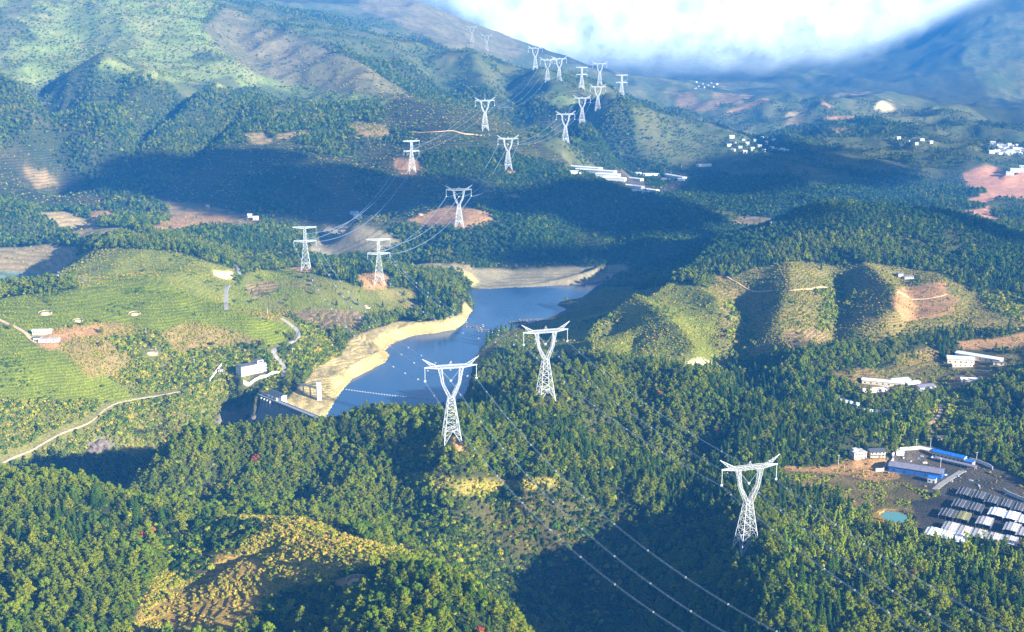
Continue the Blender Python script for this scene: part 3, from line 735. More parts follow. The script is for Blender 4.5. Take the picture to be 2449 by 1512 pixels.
def tube(pts, rad, k=5):
    V, Fc = [], []
    for i, (p, r) in enumerate(zip(pts, rad)):
        for j in range(k):
            a_ = 2 * math.pi * j / k
            V.append((p[0] + r * math.cos(a_), p[1] + r * math.sin(a_), p[2]))
    for i in range(len(pts) - 1):
        for j in range(k):
            Fc.append((i * k + j, i * k + (j + 1) % k, (i + 1) * k + (j + 1) % k, (i + 1) * k + j))
    return V, Fc
def trunk_mesh(name, h, r, seed, limbs=3):
    rs = random.Random(seed)
    V, Fc = tube([(0, 0, -0.6), (rs.uniform(-.1, .1), rs.uniform(-.1, .1), h * .4), (rs.uniform(-.3, .3), rs.uniform(-.3, .3), h * .75), (rs.uniform(-.3, .3), 0, h)], [r * 1.2, r * .8, r * .5, r * .2])
    for k in range(limbs):
        a_ = rs.uniform(0, 6.28); z0 = h * rs.uniform(.45, .75); L = h * .25
        V2, F2 = tube([(0, 0, z0), (math.cos(a_) * L * .6, math.sin(a_) * L * .6, z0 + L * .35), (math.cos(a_) * L, math.sin(a_) * L, z0 + L * .6)], [r * .45, r * .3, r * .12], 4)
        o = len(V); V += V2; Fc += [tuple(i + o for i in f) for f in F2]
    return new_mesh(name, V, Fc, M_BARK)

def pine_clumps(seed, h=11.0):
    rs = random.Random(seed); c = []
    z = h * .32; k = 0
    while z < h * .95:
        f = (z - h * .32) / (h * .63)
        R = (1 - f) ** .75 * h * .27 + .5
        n = max(1, int(5 * (1 - f) + 1.2))
        for j in range(n):
            a_ = 6.28 * j / n + rs.uniform(-.5, .5) + k * 1.3
            q = R * rs.uniform(.55, 1.1)
            s = rs.uniform(.8, 1.2) * (1.5 - .5 * f)
            c.append((q * math.cos(a_), q * math.sin(a_), z + rs.uniform(-.5, .5), s * 1.15, s * 1.15, s * .62))
        z += h * .115; k += 1
    c.append((0, 0, h * .93, .8, .8, 1.1))
    return c
def broad_clumps(seed, h=10.0):
    rs = random.Random(seed); c = []
    for j in range(17):
        a_ = rs.uniform(0, 6.28); t = rs.uniform(-.5, 1) ; q = math.sqrt(max(0, 1 - t * t)) * h * .30 * rs.uniform(.55, 1.1)
        s = rs.uniform(1.0, 1.75)
        c.append((q * math.cos(a_), q * math.sin(a_), h * .62 + t * h * .28, s, s, s * .8))
    c.append((0, 0, h * .62, 2.4, 2.4, 2.6))
    return c
def fir_clumps(seed, h=13.0):
    rs = random.Random(seed); c = []
    z = h * .14; k = 0
    while z < h * .97:
        f = (z - h * .14) / (h * .83)
        R = (1 - f) * h * .17 + .1
        n = 3 if f < .65 else 2
        for j in range(n):
            a_ = 6.28 * j / n + k * .9 + rs.uniform(-.3, .3)
            s = (1 - f) * 1.15 + .35
            c.append((R * .62 * math.cos(a_), R * .62 * math.sin(a_), z, s, s, s * .75))
        z += h * .085; k += 1
    return c
def bamboo_clumps(seed, h=12.0):
    rs = random.Random(seed); c = []
    for j in range(13):
        a_ = rs.uniform(0, 6.28); q = rs.uniform(.1, 2.4); zz_ = h * rs.uniform(.35, .98)
        c.append((q * math.cos(a_), q * math.sin(a_), zz_, .75, .75, 1.5))
    return c
def bush_clumps(seed, r=1.6):
    rs = random.Random(seed); c = [(0, 0, r * .45, r * .9, r * .9, r * .75)]
    for j in range(3):
        a_ = rs.uniform(0, 6.28)
        c.append((r * .6 * math.cos(a_), r * .6 * math.sin(a_), r * rs.uniform(.3, .8), r * .55, r * .55, r * .5))
    return c

# kinds: near crown, far crown, trunk
KINDS = {}
def kind(nm, fn, seeds, per, leaf, perf, leaff, mat, h, r, limbs=3):
    KINDS[nm] = dict(
        near=[clump_crown(nm + " crown", fn(s), per, leaf, mat, s) for s in seeds],
        far=[clump_crown(nm + " crown far", fn(s), perf, leaff, mat, s + 50) for s in seeds[:2]],
        trunk=[trunk_mesh(nm + " trunk", h, r, s, limbs) for s in seeds])
kind("pine_tree", pine_clumps, [1, 2, 3], 44, .30, 9, .72, ML_PINE, 9.6, .17, 4)
kind("broadleaf_tree", broad_clumps, [11, 12, 13], 52, .34, 10, .82, ML_BROAD, 7.0, .20, 4)
kind("fir_tree", fir_clumps, [21, 22], 34, .28, 8, .62, ML_FIR_SHADE, 12.0, .16, 0)
kind("bamboo_clump", bamboo_clumps, [31, 32], 46, .27, 12, .60, ML_BAMBOO, 10.5, .08, 0)
kind("autumn_tree", broad_clumps, [41, 42], 46, .33, 10, .80, ML_RED, 6.5, .18, 3)
kind("dark_tree", lambda sd: broad_clumps(sd, 9.5), [51, 52], 40, .34, 12, .74, ML_FIR_SHADE, 7.0, .18, 2)  # rounded crowns in fir colour, darkened to stand for shade on far hills
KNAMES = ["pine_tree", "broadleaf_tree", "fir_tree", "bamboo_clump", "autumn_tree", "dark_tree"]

src = bpy.data.collections.new("tree kinds")      # sources of the instanced wood, not placed in the scene
src_far = bpy.data.collections.new("far tree kinds")
src_shrub = bpy.data.collections.new("shrub kinds")
def addsrc(c, nm, me):
    o = bpy.data.objects.new(nm, me); c.objects.link(o); return o
def merged(nm, m1, m2):
    """crown and trunk of a kind in one source mesh for the wood"""
    v1 = np.empty(len(m1.vertices) * 3); m1.vertices.foreach_get("co", v1)
    v2 = np.empty(len(m2.vertices) * 3); m2.vertices.foreach_get("co", v2)
    f1 = [tuple(p.vertices) for p in m1.polygons]; o = len(m1.vertices)
    f2 = [tuple(i + o for i in p.vertices) for p in m2.polygons]
    me = new_mesh(nm, np.concatenate([v1, v2]).reshape(-1, 3), f1 + f2, None)
    me.materials.append(m1.materials[0]); me.materials.append(M_BARK)
    me.polygons.foreach_set("material_index", np.array([0] * len(f1) + [1] * len(f2), np.int32))
    return me
NEARV, FARV = [], []
for kn in KNAMES:
    for i, m_ in enumerate(KINDS[kn]["near"]):
        NEARV.append(kn); addsrc(src, "%02d %s" % (len(NEARV), kn), merged(kn, m_, KINDS[kn]["trunk"][i]))
    for i, m_ in enumerate(KINDS[kn]["far"]):
        FARV.append(kn); addsrc(src_far, "%02d %s" % (len(FARV), kn), m_)
SHV = []
for nm, mt, sd, pr, lf, r in [("tea", ML_TEA, 61, 9, .34, .8), ("tea", ML_TEA, 62, 9, .34, .8), ("shrub", ML_SHRUB, 63, 16, .40, 1.4), ("shrub", ML_SHRUB, 64, 16, .42, 1.5), ("dry", ML_DRY, 65, 14, .36, 1.2), ("dry", ML_DRY, 66, 14, .38, 1.2), ("green", ML_BROAD, 67, 18, .42, 1.7), ("under", ML_UNDER_SHADE, 68, 16, .42, 1.6)]:
    SHV.append(nm); addsrc(src_shrub, "%02d %s" % (len(SHV), nm), clump_crown(nm, bush_clumps(sd, r), pr, lf, mt, sd, 0.6))

def gn_scatter(nm, pts, scale, rot, idx, coll):
    me = bpy.data.meshes.new(nm)
    me.vertices.add(len(pts)); me.vertices.foreach_set("co", np.asarray(pts, np.float32).ravel())
    for an, ty, arr in (("rz", "FLOAT", rot), ("ix", "INT", idx)):
        a_ = me.attributes.new(an, ty, "POINT")
        a_.data.foreach_set("value", np.asarray(arr, np.int32 if ty == "INT" else np.float32))
    a_ = me.attributes.new('sc', 'FLOAT_VECTOR', 'POINT')
    scale = np.asarray(scale, float); zf = rng.uniform(.78, 1.32, len(scale))
    a_.data.foreach_set('vector', np.stack([scale, scale, scale * zf], 1).astype(np.float32).ravel())
    o = link(nm, me)
    ng = bpy.data.node_groups.new(nm, "GeometryNodeTree")
    ng.interface.new_socket("Geometry", in_out="INPUT", socket_type="NodeSocketGeometry")
    ng.interface.new_socket("Geometry", in_out="OUTPUT", socket_type="NodeSocketGeometry")
    gi = ng.nodes.new("NodeGroupInput"); go = ng.nodes.new("NodeGroupOutput")
    ip = ng.nodes.new("GeometryNodeInstanceOnPoints")
    ci = ng.nodes.new("GeometryNodeCollectionInfo"); ci.inputs["Collection"].default_value = coll
    ci.inputs["Separate Children"].default_value = True; ci.inputs["Reset Children"].default_value = True
    def na(an, ty):
        n = ng.nodes.new("GeometryNodeInputNamedAttribute"); n.data_type = ty; n.inputs[0].default_value = an
        return n.outputs[0]
    cx = ng.nodes.new("ShaderNodeCombineXYZ"); ng.links.new(na("rz", "FLOAT"), cx.inputs[2])
    ng.links.new(gi.outputs[0], ip.inputs["Points"]); ng.links.new(ci.outputs[0], ip.inputs["Instance"])
    ip.inputs["Pick Instance"].default_value = True
    ng.links.new(na("ix", "INT"), ip.inputs["Instance Index"])
    ng.links.new(cx.outputs[0], ip.inputs["Rotation"])
    ng.links.new(na("sc", "FLOAT_VECTOR"), ip.inputs["Scale"])
    ng.links.new(ip.outputs[0], go.inputs[0])
    md = o.modifiers.new("scatter", "NODES"); md.node_group = ng
    return o

# ------------------------------------------------------------------ where the trees stand
def nearest(G, x, y):
    u = np.clip(np.rint((np.arctan2(x, y) + AMAX) / (2 * AMAX) * (NC - 1)).astype(int), 0, NC - 1)
    v = np.clip(np.rint(np.log(np.hypot(x, y) / R0) / math.log(R1 / R0) * (NR - 1)).astype(int), 0, NR - 1)
    return G[v, u]
TD = np.array([CLS[n][3] for n in CN]); SD = np.array([CLS[n][4] for n in CN])
def candidates(d0, d1, sp, amax=30.0):
    am = math.radians(amax)
    xs = np.arange(-d1 * math.sin(am), d1 * math.sin(am), sp); ys = np.arange(d0 * math.cos(am), d1, sp * .87)
    X, Y = np.meshgrid(xs, ys)
    X = X + (np.arange(len(ys)) % 2)[:, None] * sp / 2
    X = (X + rng.uniform(-.42, .42, X.shape) * sp).ravel(); Y = (Y + rng.uniform(-.42, .42, Y.shape) * sp).ravel()
    r = np.hypot(X, Y); k = (r > d0) & (r <= d1) & (np.abs(np.arctan2(X, Y)) < am)
    return X[k], Y[k]
KEEP = []          # (x, y, radius) kept clear of trees: built ground, roads
def clear_of(x, y):
    ok = np.ones(len(x), bool)
    for (cx, cy_, r) in KEEP:
        ok &= (x - cx) ** 2 + (y - cy_) ** 2 > r * r
    return ok

# ------------------------------------------------------------------ lattice towers
M_STEEL = plain("galvanised steel", (.50, .53, .55), 0.45, 0.06, 0.2, 0.0, 0.5)
M_INS = plain("insulator", (.45, .52, .55), 0.35, 0.05)
M_WIRE = plain("conductor", (.20, .28, .40), 0.4, 0.05)
M_RING = plain("spacer", (.62, .64, .66), 0.4, 0.04)
def struts_mesh(name, S, mat):
    """S: (p, q, thickness) -> one mesh of square bars"""
    V, Fc = [], []
    for p, q, t in S:
        p = np.array(p, float); q = np.array(q, float)
        d = q - p; L = np.linalg.norm(d)
        if L < 1e-6: continue
        d /= L
        r = np.array([0, 0, 1.0]) if abs(d[2]) < .9 else np.array([1.0, 0, 0])
        a_ = np.cross(d, r); a_ /= np.linalg.norm(a_); b_ = np.cross(d, a_)
        a_ *= t / 2; b_ *= t / 2
        o = len(V)
        for e in (p, q):
            V += [e - a_ - b_, e + a_ - b_, e + a_ + b_, e - a_ + b_]
        for j in range(4):
            k_ = (j + 1) % 4
            Fc.append((o + j, o + k_, o + 4 + k_, o + 4 + j))
        Fc.append((o + 3, o + 2, o + 1, o)); Fc.append((o + 4, o + 5, o + 6, o + 7))
    return new_mesh(name, V, Fc, mat)
def lerp(a_, b_, t): return tuple(a_[i] + (b_[i] - a_[i]) * t for i in range(3))
def box_lattice(secs, tm, tb, faces=(0, 1, 2, 3), zig=False):
    """secs: list of four-corner sections; chords, rungs and crossed braces between them"""
    S = []
    for s0, s1 in zip(secs[:-1], secs[1:]):
        for j in range(4):
            S.append((s0[j], s1[j], tm))
        for f in faces:
            g = (f + 1) % 4
            S.append((s0[f], s1[g], tb))
            if not zig: S.append((s0[g], s1[f], tb))
            S.append((s1[f], s1[g], tb))
    return S
def sq(cx, cy_, z, hx_, hy_): return [(cx - hx_, cy_ - hy_, z), (cx + hx_, cy_ - hy_, z), (cx + hx_, cy_ + hy_, z), (cx - hx_, cy_ + hy_, z)]

def leg_struts(c0, c1, n1, n2, tm, tb):
    """corner post c0->c1 with braces toward the middles n1, n2 of the first ring"""
    S = [(c0, c1, tm)]
    for n in (n1, n2):
        S.append((c0, n, tb * 1.3)); S.append((c1, n, tb))
        for t in (.35, .68):
            S.append((lerp(c0, c1, t), lerp(c0, n, t), tb)); S.append((lerp(c0, c1, t), lerp(c0, n, min(1, t + .3)), tb))
    return S
def build_cup(k):
    P = {}
    tm, tb = .36 * k, .19 * k
    zs = [11, 18.5, 25, 30.5, 35, 39]
    hw = lambda z: 7.6 - (7.6 - 2.5) * z / 39.0
    ring = sq(0, 0, 11, hw(11), hw(11)); foot = sq(0, 0, -1.0, hw(-1), hw(-1))
    mids = [lerp(ring[i], ring[(i + 1) % 4], .5) for i in range(4)]
    P["leg"] = [struts_mesh("leg", leg_struts(foot[i], ring[i], mids[i], mids[i - 1], tm, tb), M_STEEL) for i in range(4)]
    S = box_lattice([sq(0, 0, z, hw(z), hw(z)) for z in zs], tm, tb)
    S += [(ring[i], ring[(i + 1) % 4], tb * 1.2) for i in range(4)] + [(ring[0], ring[2], tb), (ring[1], ring[3], tb)]
    S += [(mids[i], mids[(i + 1) % 4], tb) for i in range(4)]
    P["body"] = [struts_mesh("body", S, M_STEEL)]
    arms = []
    for s in (-1, 1):
        def sec(c, w_, z, hy_): return sq(s * c, 0, z, w_, hy_)
        secs = [sec(1.25, 1.25, 39, 2.5), sec(3.1, 1.3, 43, 2.2), sec(5.0, 1.2, 47, 1.9), sec(6.9, 1.0, 51, 1.6), sec(7.7, 1.0, 55, 1.5), sec(8.4, 1.2, 59.5, 1.4), sec(9.1, 1.6, 64.4, 1.3)]
        arms.append(struts_mesh("cup_arm", box_lattice(secs, tm * .62, tb * .62), M_STEEL))
    P["cup_arm"] = arms
    secs = [sq(-22.6, 0, 65.9, .01, .2), ]
    def bs(x, zb, zt, hy_): return [(x, -hy_, zb), (x, hy_, zb), (x, hy_, zt), (x, -hy_, zt)]
    xs = [-22.6, -19.5, -16.5, -13.5, -10.5, -7.5, -4.5, -1.5, 1.5, 4.5, 7.5, 10.5, 13.5, 16.5, 19.5, 22.6]
    secs = []
    for x in xs:
        e = max(0, (abs(x) - 10.5) / 12.1)
        secs.append(bs(x, 64.6 + e * 1.3, 67.2 - e * .9, 1.35 * (1 - e) + .15))
    S = box_lattice(secs, tm * .6, tb * .62)
    S += [(p, (0, 0, 70.4), tb) for p in ((-1.5, -1.3, 67.2), (1.5, -1.3, 67.2), (1.5, 1.3, 67.2), (-1.5, 1.3, 67.2))]
    S += [((-.7, 0, 69), (.7, 0, 69), tb), ((0, 0, 70.4), (.9, 0, 70.4), tb)]
    P["crossbeam"] = [struts_mesh("crossbeam", S, M_STEEL)]
    hs = []
    for s in (-1, 1):
        tip = (s * 24.2, 0, 73.8)
        base = [(s * 12.0, -1.2, 67.2), (s * 12.0, 1.2, 67.2), (s * 16.5, .9, 66.9), (s * 16.5, -.9, 66.9)]
        secs = [[lerp(b_, tip, t) for b_ in base] for t in (0, .25, .48, .7, .88, .985)]
        hs.append(struts_mesh("earth_wire_peak", box_lattice(secs, tm * .65, tb * .75, zig=True), M_STEEL))
    P["earth_wire_peak"] = hs
    ins = []
    for s in (-1, 1):
        ins.append(([((s * 22.0, 0, 65.6), (s * 22.0, 0, 55.0), .42 * k)], (s * 22.0, 0, 54.3)))
    for s in (-1, 1):
        ins.append(([((s * 7.6, 0, 62.5), (s * .6, 0, 54.2), .16 * k)], None))
    P["insulator_string"] = ins
    P["yoke"] = (0, 0, 53.4)
    return P
def yoke_mesh(k):
    V, Fc = [], []
    S = [((-.9, 0, .55), (.9, 0, .55), .3 * k), ((-.9, 0, .55), (-.55, 0, -.5), .22 * k), ((.9, 0, .55), (.55, 0, -.5), .22 * k), ((-.55, 0, -.5), (.55, 0, -.5), .3 * k), ((0, -.6, 0), (0, .6, 0), .34 * k)]
    return struts_mesh("yoke", S, M_RING)
def build_strain(k):
    P = {}
    tm, tb = .36 * k, .19 * k
    zs = [12, 20, 27, 33, 38.5, 43]
    hw = lambda z: 7.4 - (7.4 - 2.1) * min(z, 43) / 43.0
    ring = sq(0, 0, 12, hw(12), hw(12)); foot = sq(0, 0, -1.0, hw(-1), hw(-1))
    mids = [lerp(ring[i], ring[(i + 1) % 4], .5) for i in range(4)]
    P["leg"] = [struts_mesh("leg", leg_struts(foot[i], ring[i], mids[i], mids[i - 1], tm, tb), M_STEEL) for i in range(4)]
    S = box_lattice([sq(0, 0, z, hw(z), hw(z)) for z in zs], tm, tb)
    S += [(ring[i], ring[(i + 1) % 4], tb * 1.2) for i in range(4)] + [(mids[i], mids[(i + 1) % 4], tb) for i in range(4)]
    P["body"] = [struts_mesh("body", S, M_STEEL)]
    S = box_lattice([sq(0, 0, z, 2.1 - .5 * (z - 43) / 23, 2.1 - .5 * (z - 43) / 23) for z in (43, 46, 50.5, 55, 59.5, 63.5, 66)], tm * .9, tb)
    P["mast_head"] = [struts_mesh("mast_head", S, M_STEEL)]
    def arm(s, L, z0, dz, hy_, n):
        secs = []
        for i in range(n + 1):
            t = i / n; x = s * (2.0 + (L - 2.0) * t)
            secs.append([(x, -hy_ * (1 - t) - .25, z0 + dz * t * .55), (x, hy_ * (1 - t) + .25, z0 + dz * t * .55), (x, hy_ * (1 - t) + .25, z0 + dz), (x, -hy_ * (1 - t) - .25, z0 + dz)])
        return box_lattice(secs, tm * .8, tb * .8)
    P["upper_crossarm"] = [struts_mesh("upper_crossarm", arm(s, 17.5, 63.2, 2.6, 1.6, 6), M_STEEL) for s in (-1, 1)]
    P["lower_crossarm"] = [struts_mesh("lower_crossarm", arm(s, 16.5, 42.6, 3.0, 1.9, 5), M_STEEL) for s in (-1, 1)]
    ins = []
    for x in (-16.2, 16.2):
        for s in (-1, 1):
            ins.append(([((x, s * .4, 43.8), (x, s * 7.4, 41.8), .42 * k)], None))
    for s in (-1, 1):
        ins.append(([((2.2, s * 1.4, 56), (3.2, s * 8.0, 54.2), .42 * k)], None))
    ins.append(([((16.8, 0, 63.6), (16.6, 0, 54.5), .30 * k)], None))
    P["insulator_string"] = ins
    P["jumper"] = []
    for x, z0, dr in ((-16.2, 41.8, 6.5), (16.2, 41.8, 6.5)):
        pr = None; J = []
        for i in range(13):
            t = i / 12 * 2 - 1
            q = (x, t * 7.4, z0 - dr * (1 - t * t))
            if pr: J.append((pr, q, .26 * k))
            pr = q
        P["jumper"].append(struts_mesh("jumper", J, M_INS))
    pr = None; J = []
    for i in range(13):
        t = i / 12
        q = (3.0 + 13.6 * math.sin(math.pi / 2 * min(1, t * 1.0)), 6 - 6 * t, 47.5 + 7.0 * t * t)
        if pr: J.append((pr, q, .30 * k))
        pr = q
    P["jumper"].append(struts_mesh("jumper", J, M_INS))
    return P
CUP = {1: build_cup(1.0), 2: build_cup(1.3), 3: build_cup(.62)}
STR = {1: build_strain(1.0), 2: build_strain(1.3)}
YOKE = {1: yoke_mesh(1.1), 2: yoke_mesh(1.6), 3: yoke_mesh(.8)}
def ins_mesh(P, k):
    P["ins_me"] = []
    for S, yk in P["insulator_string"]:
        p, q, t = S[0]
        S2 = [(p, q, t * .55)] + [(lerp(p, q, u), lerp(p, q, u + .03), t) for u in np.linspace(.04, .92, 16)]
        P["ins_me"].append((struts_mesh("insulator_string", S2, M_INS), yk))
for k_ in (1, 2, 3): ins_mesh(CUP[k_], min(k_, 2))
for k_ in (1, 2): ins_mesh(STR[k_], k_)
TOW = {}
def tower(key, kind_, xyz, yaw, label, k=1, sc=1.0):
    x, y, z = xyz
    P = (CUP if kind_ == "cup" else STR)[k]
    o = thing("transmission_tower", label, "power pylon", (x, y, z), yaw, "power line pylons crossing the valley")
    o.scale = (sc,) * 3
    for nm in (("leg", "body", "cup_arm", "crossbeam", "earth_wire_peak") if kind_ == "cup" else ("leg", "body", "mast_head", "upper_crossarm", "lower_crossarm", "jumper")):
        for m_ in P[nm]: link(nm, m_, o)
    for m_, yk in P["ins_me"]:
        i_ = link("insulator_string", m_, o)
        if yk: link("yoke", YOKE[k], i_, yk)
    if kind_ == "cup": link("yoke", YOKE[k], o, P["yoke"])
    ca, sa = math.cos(yaw), math.sin(yaw)
    def w_(lx_, ly_, lz): return np.array([x + (lx_ * ca - ly_ * sa) * sc, y + (lx_ * sa + ly_ * ca) * sc, z + lz * sc])
    if kind_ == "cup":
        f = b_ = [w_(-22, 0, 53.7), w_(0, 0, 52.8), w_(22, 0, 53.7)]
        e = [w_(-24.2, 0, 73.8), w_(24.2, 0, 73.8)]
    else:
        f = [w_(-16.2, 7.4, 41.8), w_(3.2, 8, 54.2), w_(16.2, 7.4, 41.8)]
        b_ = [w_(-16.2, -7.4, 41.8), w_(3.2, -8, 54.2), w_(16.2, -7.4, 41.8)]
        e = [w_(-17.5, 0, 65.8), w_(17.5, 0, 65.8)]
    TOW[key] = (f, b_, e)
    KEEP.append((x, y, 9.5))
def at(px, py, D=None, dmin=440.0):
    if D is None: return hit(px, py, dmin)
    x, y, z = C(px, py, D)
    return (x, y, height(x, y))
R_ = math.radians
tower("T1", "cup", at(1783, 1338, 851), R_(17), "nearest white lattice pylon standing above the wood at the lower right")
tower("T2", "cup", at(1080, 1046, 1000), R_(14), "white cup pylon on the wooded ridge before the lake, left of the pair")
tower("T3", "cup", at(1304, 972, 1121), R_(20), "white cup pylon on bare soil right of the lake, right of the pair")
tower("T4", "strain", at(732, 645, 1800), R_(8), "white T shaped pylon with two crossarms on the tea hill, left of its twin")
tower("T5", "strain", at(907, 660, 1760), R_(8), "white T shaped pylon beside the lake inlet, right of its twin")
tower("T6", "cup", at(1098, 541, 2150), R_(10), "cup shaped pylon on the orange bare slope beyond the lake", 2)
tower("T7", "strain", at(985, 413, 2550), R_(18), "hazy T shaped pylon on a reddish cutting of the terraced hill", 2)
tower("T8", "cup", at(1215, 419, 2650), R_(14), "thin blue hazed pylon low on the dark slope right of the terraced hill", 2)
tower("T9", "cup", at(1160, 326, 2800), R_(14), "cup shaped pylon high on the brown hill shoulder", 2)
tower("Ti", "cup", at(1352, 328, 2880), R_(12), "cup shaped pylon in the blue saddle, lowest of the distant cluster", 2)
tower("Th", "cup", at(1392, 266, 3250), R_(10), "cup shaped pylon second lowest in the distant cluster on the far ridge", 2)
tower("Tf", "cup", at(1430, 222, 3500), R_(8), "hazy cup shaped pylon just below the brightest far pylon", 2)
tower("Te", "cup", at(1434, 198, 3950), R_(4), "brightest white cup shaped pylon at the top of the distant cluster", 2)
tower("Tg", "strain", at(1486, 244, 3560), R_(10), "white T shaped pylon rightmost of the distant cluster", 2)
tower("Td", "strain", at(1391, 210, 3700), R_(10), "white T shaped pylon in the middle of the distant cluster", 2)
tower("Ta", "cup", at(1280, 184, 3920), R_(6), "white cup shaped pylon leftmost of the cluster on the far wooded ridge", 2)
tower("Tb", "cup", at(1309, 224, 3780), R_(10), "cup shaped pylon beside a pale clearing on the far wooded ridge", 2)
tower("Tc", "cup", at(1337, 203, 3760), R_(10), "leaning looking cup pylon between the clearing and the bright far pylon", 2)
tower("Tl", "cup", at(1129, 84, 5350), R_(6), "faint pylon half lost in cloud on the high left skyline", 3, 1.0)
tower("Tm", "cup", at(1164, 116, 5250), R_(6), "faint pylon on the skyline just below the cloud edge", 3, 1.0)
tower("Tk", "cup", at(1313, 160, 4700), R_(6), "very faint pylon dissolving in the mist below the cloud", 3)

# ------------------------------------------------------------------ conductors
def torus(name, R, r, mat, n=12, k=5):
    V, Fc = [], []
    for i in range(n):
        a_ = 2 * math.pi * i / n
        for j in range(k):
            b_ = 2 * math.pi * j / k
            V.append(((R + r * math.cos(b_)) * math.cos(a_), r * math.sin(b_), (R + r * math.cos(b_)) * math.sin(a_)))
    for i in range(n):
        for j in range(k):
            Fc.append((i * k + j, i * k + (j + 1) % k, ((i + 1) % n) * k + (j + 1) % k, ((i + 1) % n) * k + j))
    return new_mesh(name, V, Fc, mat)
RING = torus("spacer", .48, .09, M_RING)
RING2 = torus("spacer", .52, .17, M_RING)
def wire_mesh(name, pts_, off, r, mat):
    V, Fc = [], []
    n = len(pts_)
    for i, p in enumerate(pts_):
        for a_ in (0.5, 2.6, 4.7):
            V.append((p[0] + off[0] + r * math.cos(a_), p[1], p[2] + off[1] + r * math.sin(a_)))
    for i in range(n - 1):
        for j in range(3):
            k_ = (j + 1) % 3
            Fc.append((i * 3 + j, i * 3 + k_, i * 3 + 3 + k_, i * 3 + 3 + j))
    return new_mesh(name, V, Fc, mat)
def span(A_, B_, sag, label, r=.05, step=52.0, over=0.0, ring=None, four=True):
    A_ = np.array(A_, float); B_ = np.array(B_, float)
    t = np.linspace(0, 1 + over, 44)[:, None]
    pts_ = A_ * (1 - t) + B_ * t
    pts_[:, 2] -= 4 * sag * (t * (1 - t))[:, 0]
    mid = pts_[0]
    L = np.linalg.norm(B_ - A_)
    o = thing("conductor_bundle", label, "power line", tuple(mid), 0, "power line conductors strung between the pylons")
    loc = pts_ - mid
    offs = [(-.34, -.30), (.34, -.30), (.34, .30), (-.34, .30)] if four else [(-.3, 0), (.3, 0)]
    for of in offs:
        link("wire", wire_mesh("wire", loc, of, r, M_WIRE), o)
    if ring:
        d = B_ - A_; rz = math.atan2(d[1], d[0]) - math.pi / 2
        n = int(L * (1 + over) / step)
        for i in range(n):
            tt = (i + .5) / n * (1 + over)
            p = A_ * (1 - tt) + B_ * tt; p[2] -= 4 * sag * tt * (1 - tt)
            link("spacer", ring, o, tuple(p - mid), rz)
PH = ["left", "middle", "right"]
def nxt(c, yaw):
    ca, sa = math.cos(yaw), math.sin(yaw)
    return [np.array([c[0] + dx * ca, c[1] + dx * sa, c[2] + dz]) for dx, dz in ((-22, 56.5), (0, 54.5), (22, 56.5))]
NA = nxt((227.2, 528.8, 55.7), .02); NB = nxt((126.3, 569.1, 34.3), .21)
for i in range(3):
    span(TOW["T1"][1][i], NA[i], 5.5, "%s ringed conductor bundle dropping from the nearest pylon to the lower right edge" % PH[i], .05, 40, .12, RING)
    span(TOW["T2"][1][i], NB[i], 23, "%s ringed conductor bundle sweeping over the dark valley at the lower centre" % PH[i], .05, 46, .10, RING)
    span(TOW["T1"][0][i], TOW["T3"][1][i], 9, "%s conductor bundle between the nearest pylon and the pylon right of the lake" % PH[i], .055, 44, 0, RING)
    span(TOW["T2"][0][i], TOW["T4"][1][i], 34, "%s conductor bundle over the lake to the left T shaped pylon" % PH[i], .06, 52, 0, RING2)
    span(TOW["T3"][0][i], TOW["T5"][1][i], 30, "%s conductor bundle over the lake to the right T shaped pylon" % PH[i], .06, 52, 0, RING2)
    span(TOW["T4"][0][i], TOW["T7"][1][i], 42, "%s conductor bundle from the left T shaped pylon up the terraced hill" % PH[i], .13)
    span(TOW["T5"][0][i], TOW["T6"][1][i], 22, "%s conductor bundle from the right T shaped pylon to the orange slope" % PH[i], .12)
    span(TOW["T6"][0][i], TOW["T8"][1][i], 26, "%s conductor bundle rising from the orange slope to the dark slope" % PH[i], .14)
    span(TOW["T7"][0][i], TOW["T9"][1][i], 14, "%s conductor bundle from the reddish cutting to the brown shoulder" % PH[i], .14, four=False)
    span(TOW["T8"][0][i], TOW["Ti"][1][i], 16, "%s conductor bundle from the dark slope to the blue saddle" % PH[i], .15, four=False)
    span(TOW["T9"][0][i], TOW["Tb"][1][i], 44, "%s conductor bundle from the brown shoulder to the far wooded ridge" % PH[i], .17, four=False)
    span(TOW["Ti"][0][i], TOW["Th"][1][i], 14, "%s hazy conductor bundle between the two lowest pylons of the distant cluster" % PH[i], .16, four=False)
    span(TOW["Th"][0][i], TOW["Tf"][1][i], 10, "%s hazy conductor bundle between the second and third pylons of the distant cluster" % PH[i], .16, four=False)

# ------------------------------------------------------------------ buildings and built things
M_WHITE = plain("white render", (.62, .62, .60), 0.8, 0.06, 0.4)
M_CONC = plain("concrete", (.46, .44, .40), 0.9, 0.2, 0.3)
M_DAM = plain("dam stone", (.20, .20, .19), 0.95, 0.3, 0.15)
M_ROADC = plain("concrete road", (.27, .255, .235), 0.9, 0.15, 0.3)
M_DIRT = plain("dirt track", (.48, .33, .18), 0.95, 0.25, 0.3)
M_STONE = plain("stone lined path", (.33, .26, .17), 0.95, 0.5, 0.5)
M_GREY = plain("grey tile", (.13, .135, .145), 0.8, 0.2, 0.8)
M_DARKROOF = plain("dark roof", (.06, .07, .09), 0.7, 0.2, 0.8)
M_TIN = plain("pale sheet roof", (.56, .59, .62), 0.5, 0.28, 0.16)
M_TINW = plain("white sheet roof", (.70, .73, .74), 0.5, 0.14, 0.14)
M_BLUE = plain("blue sheet", (.02, .16, .62), 0.5, 0.3, 0.4)
M_BLUEW = plain("blue wall sheet", (.03, .12, .40), 0.6, 0.15, 0.4)
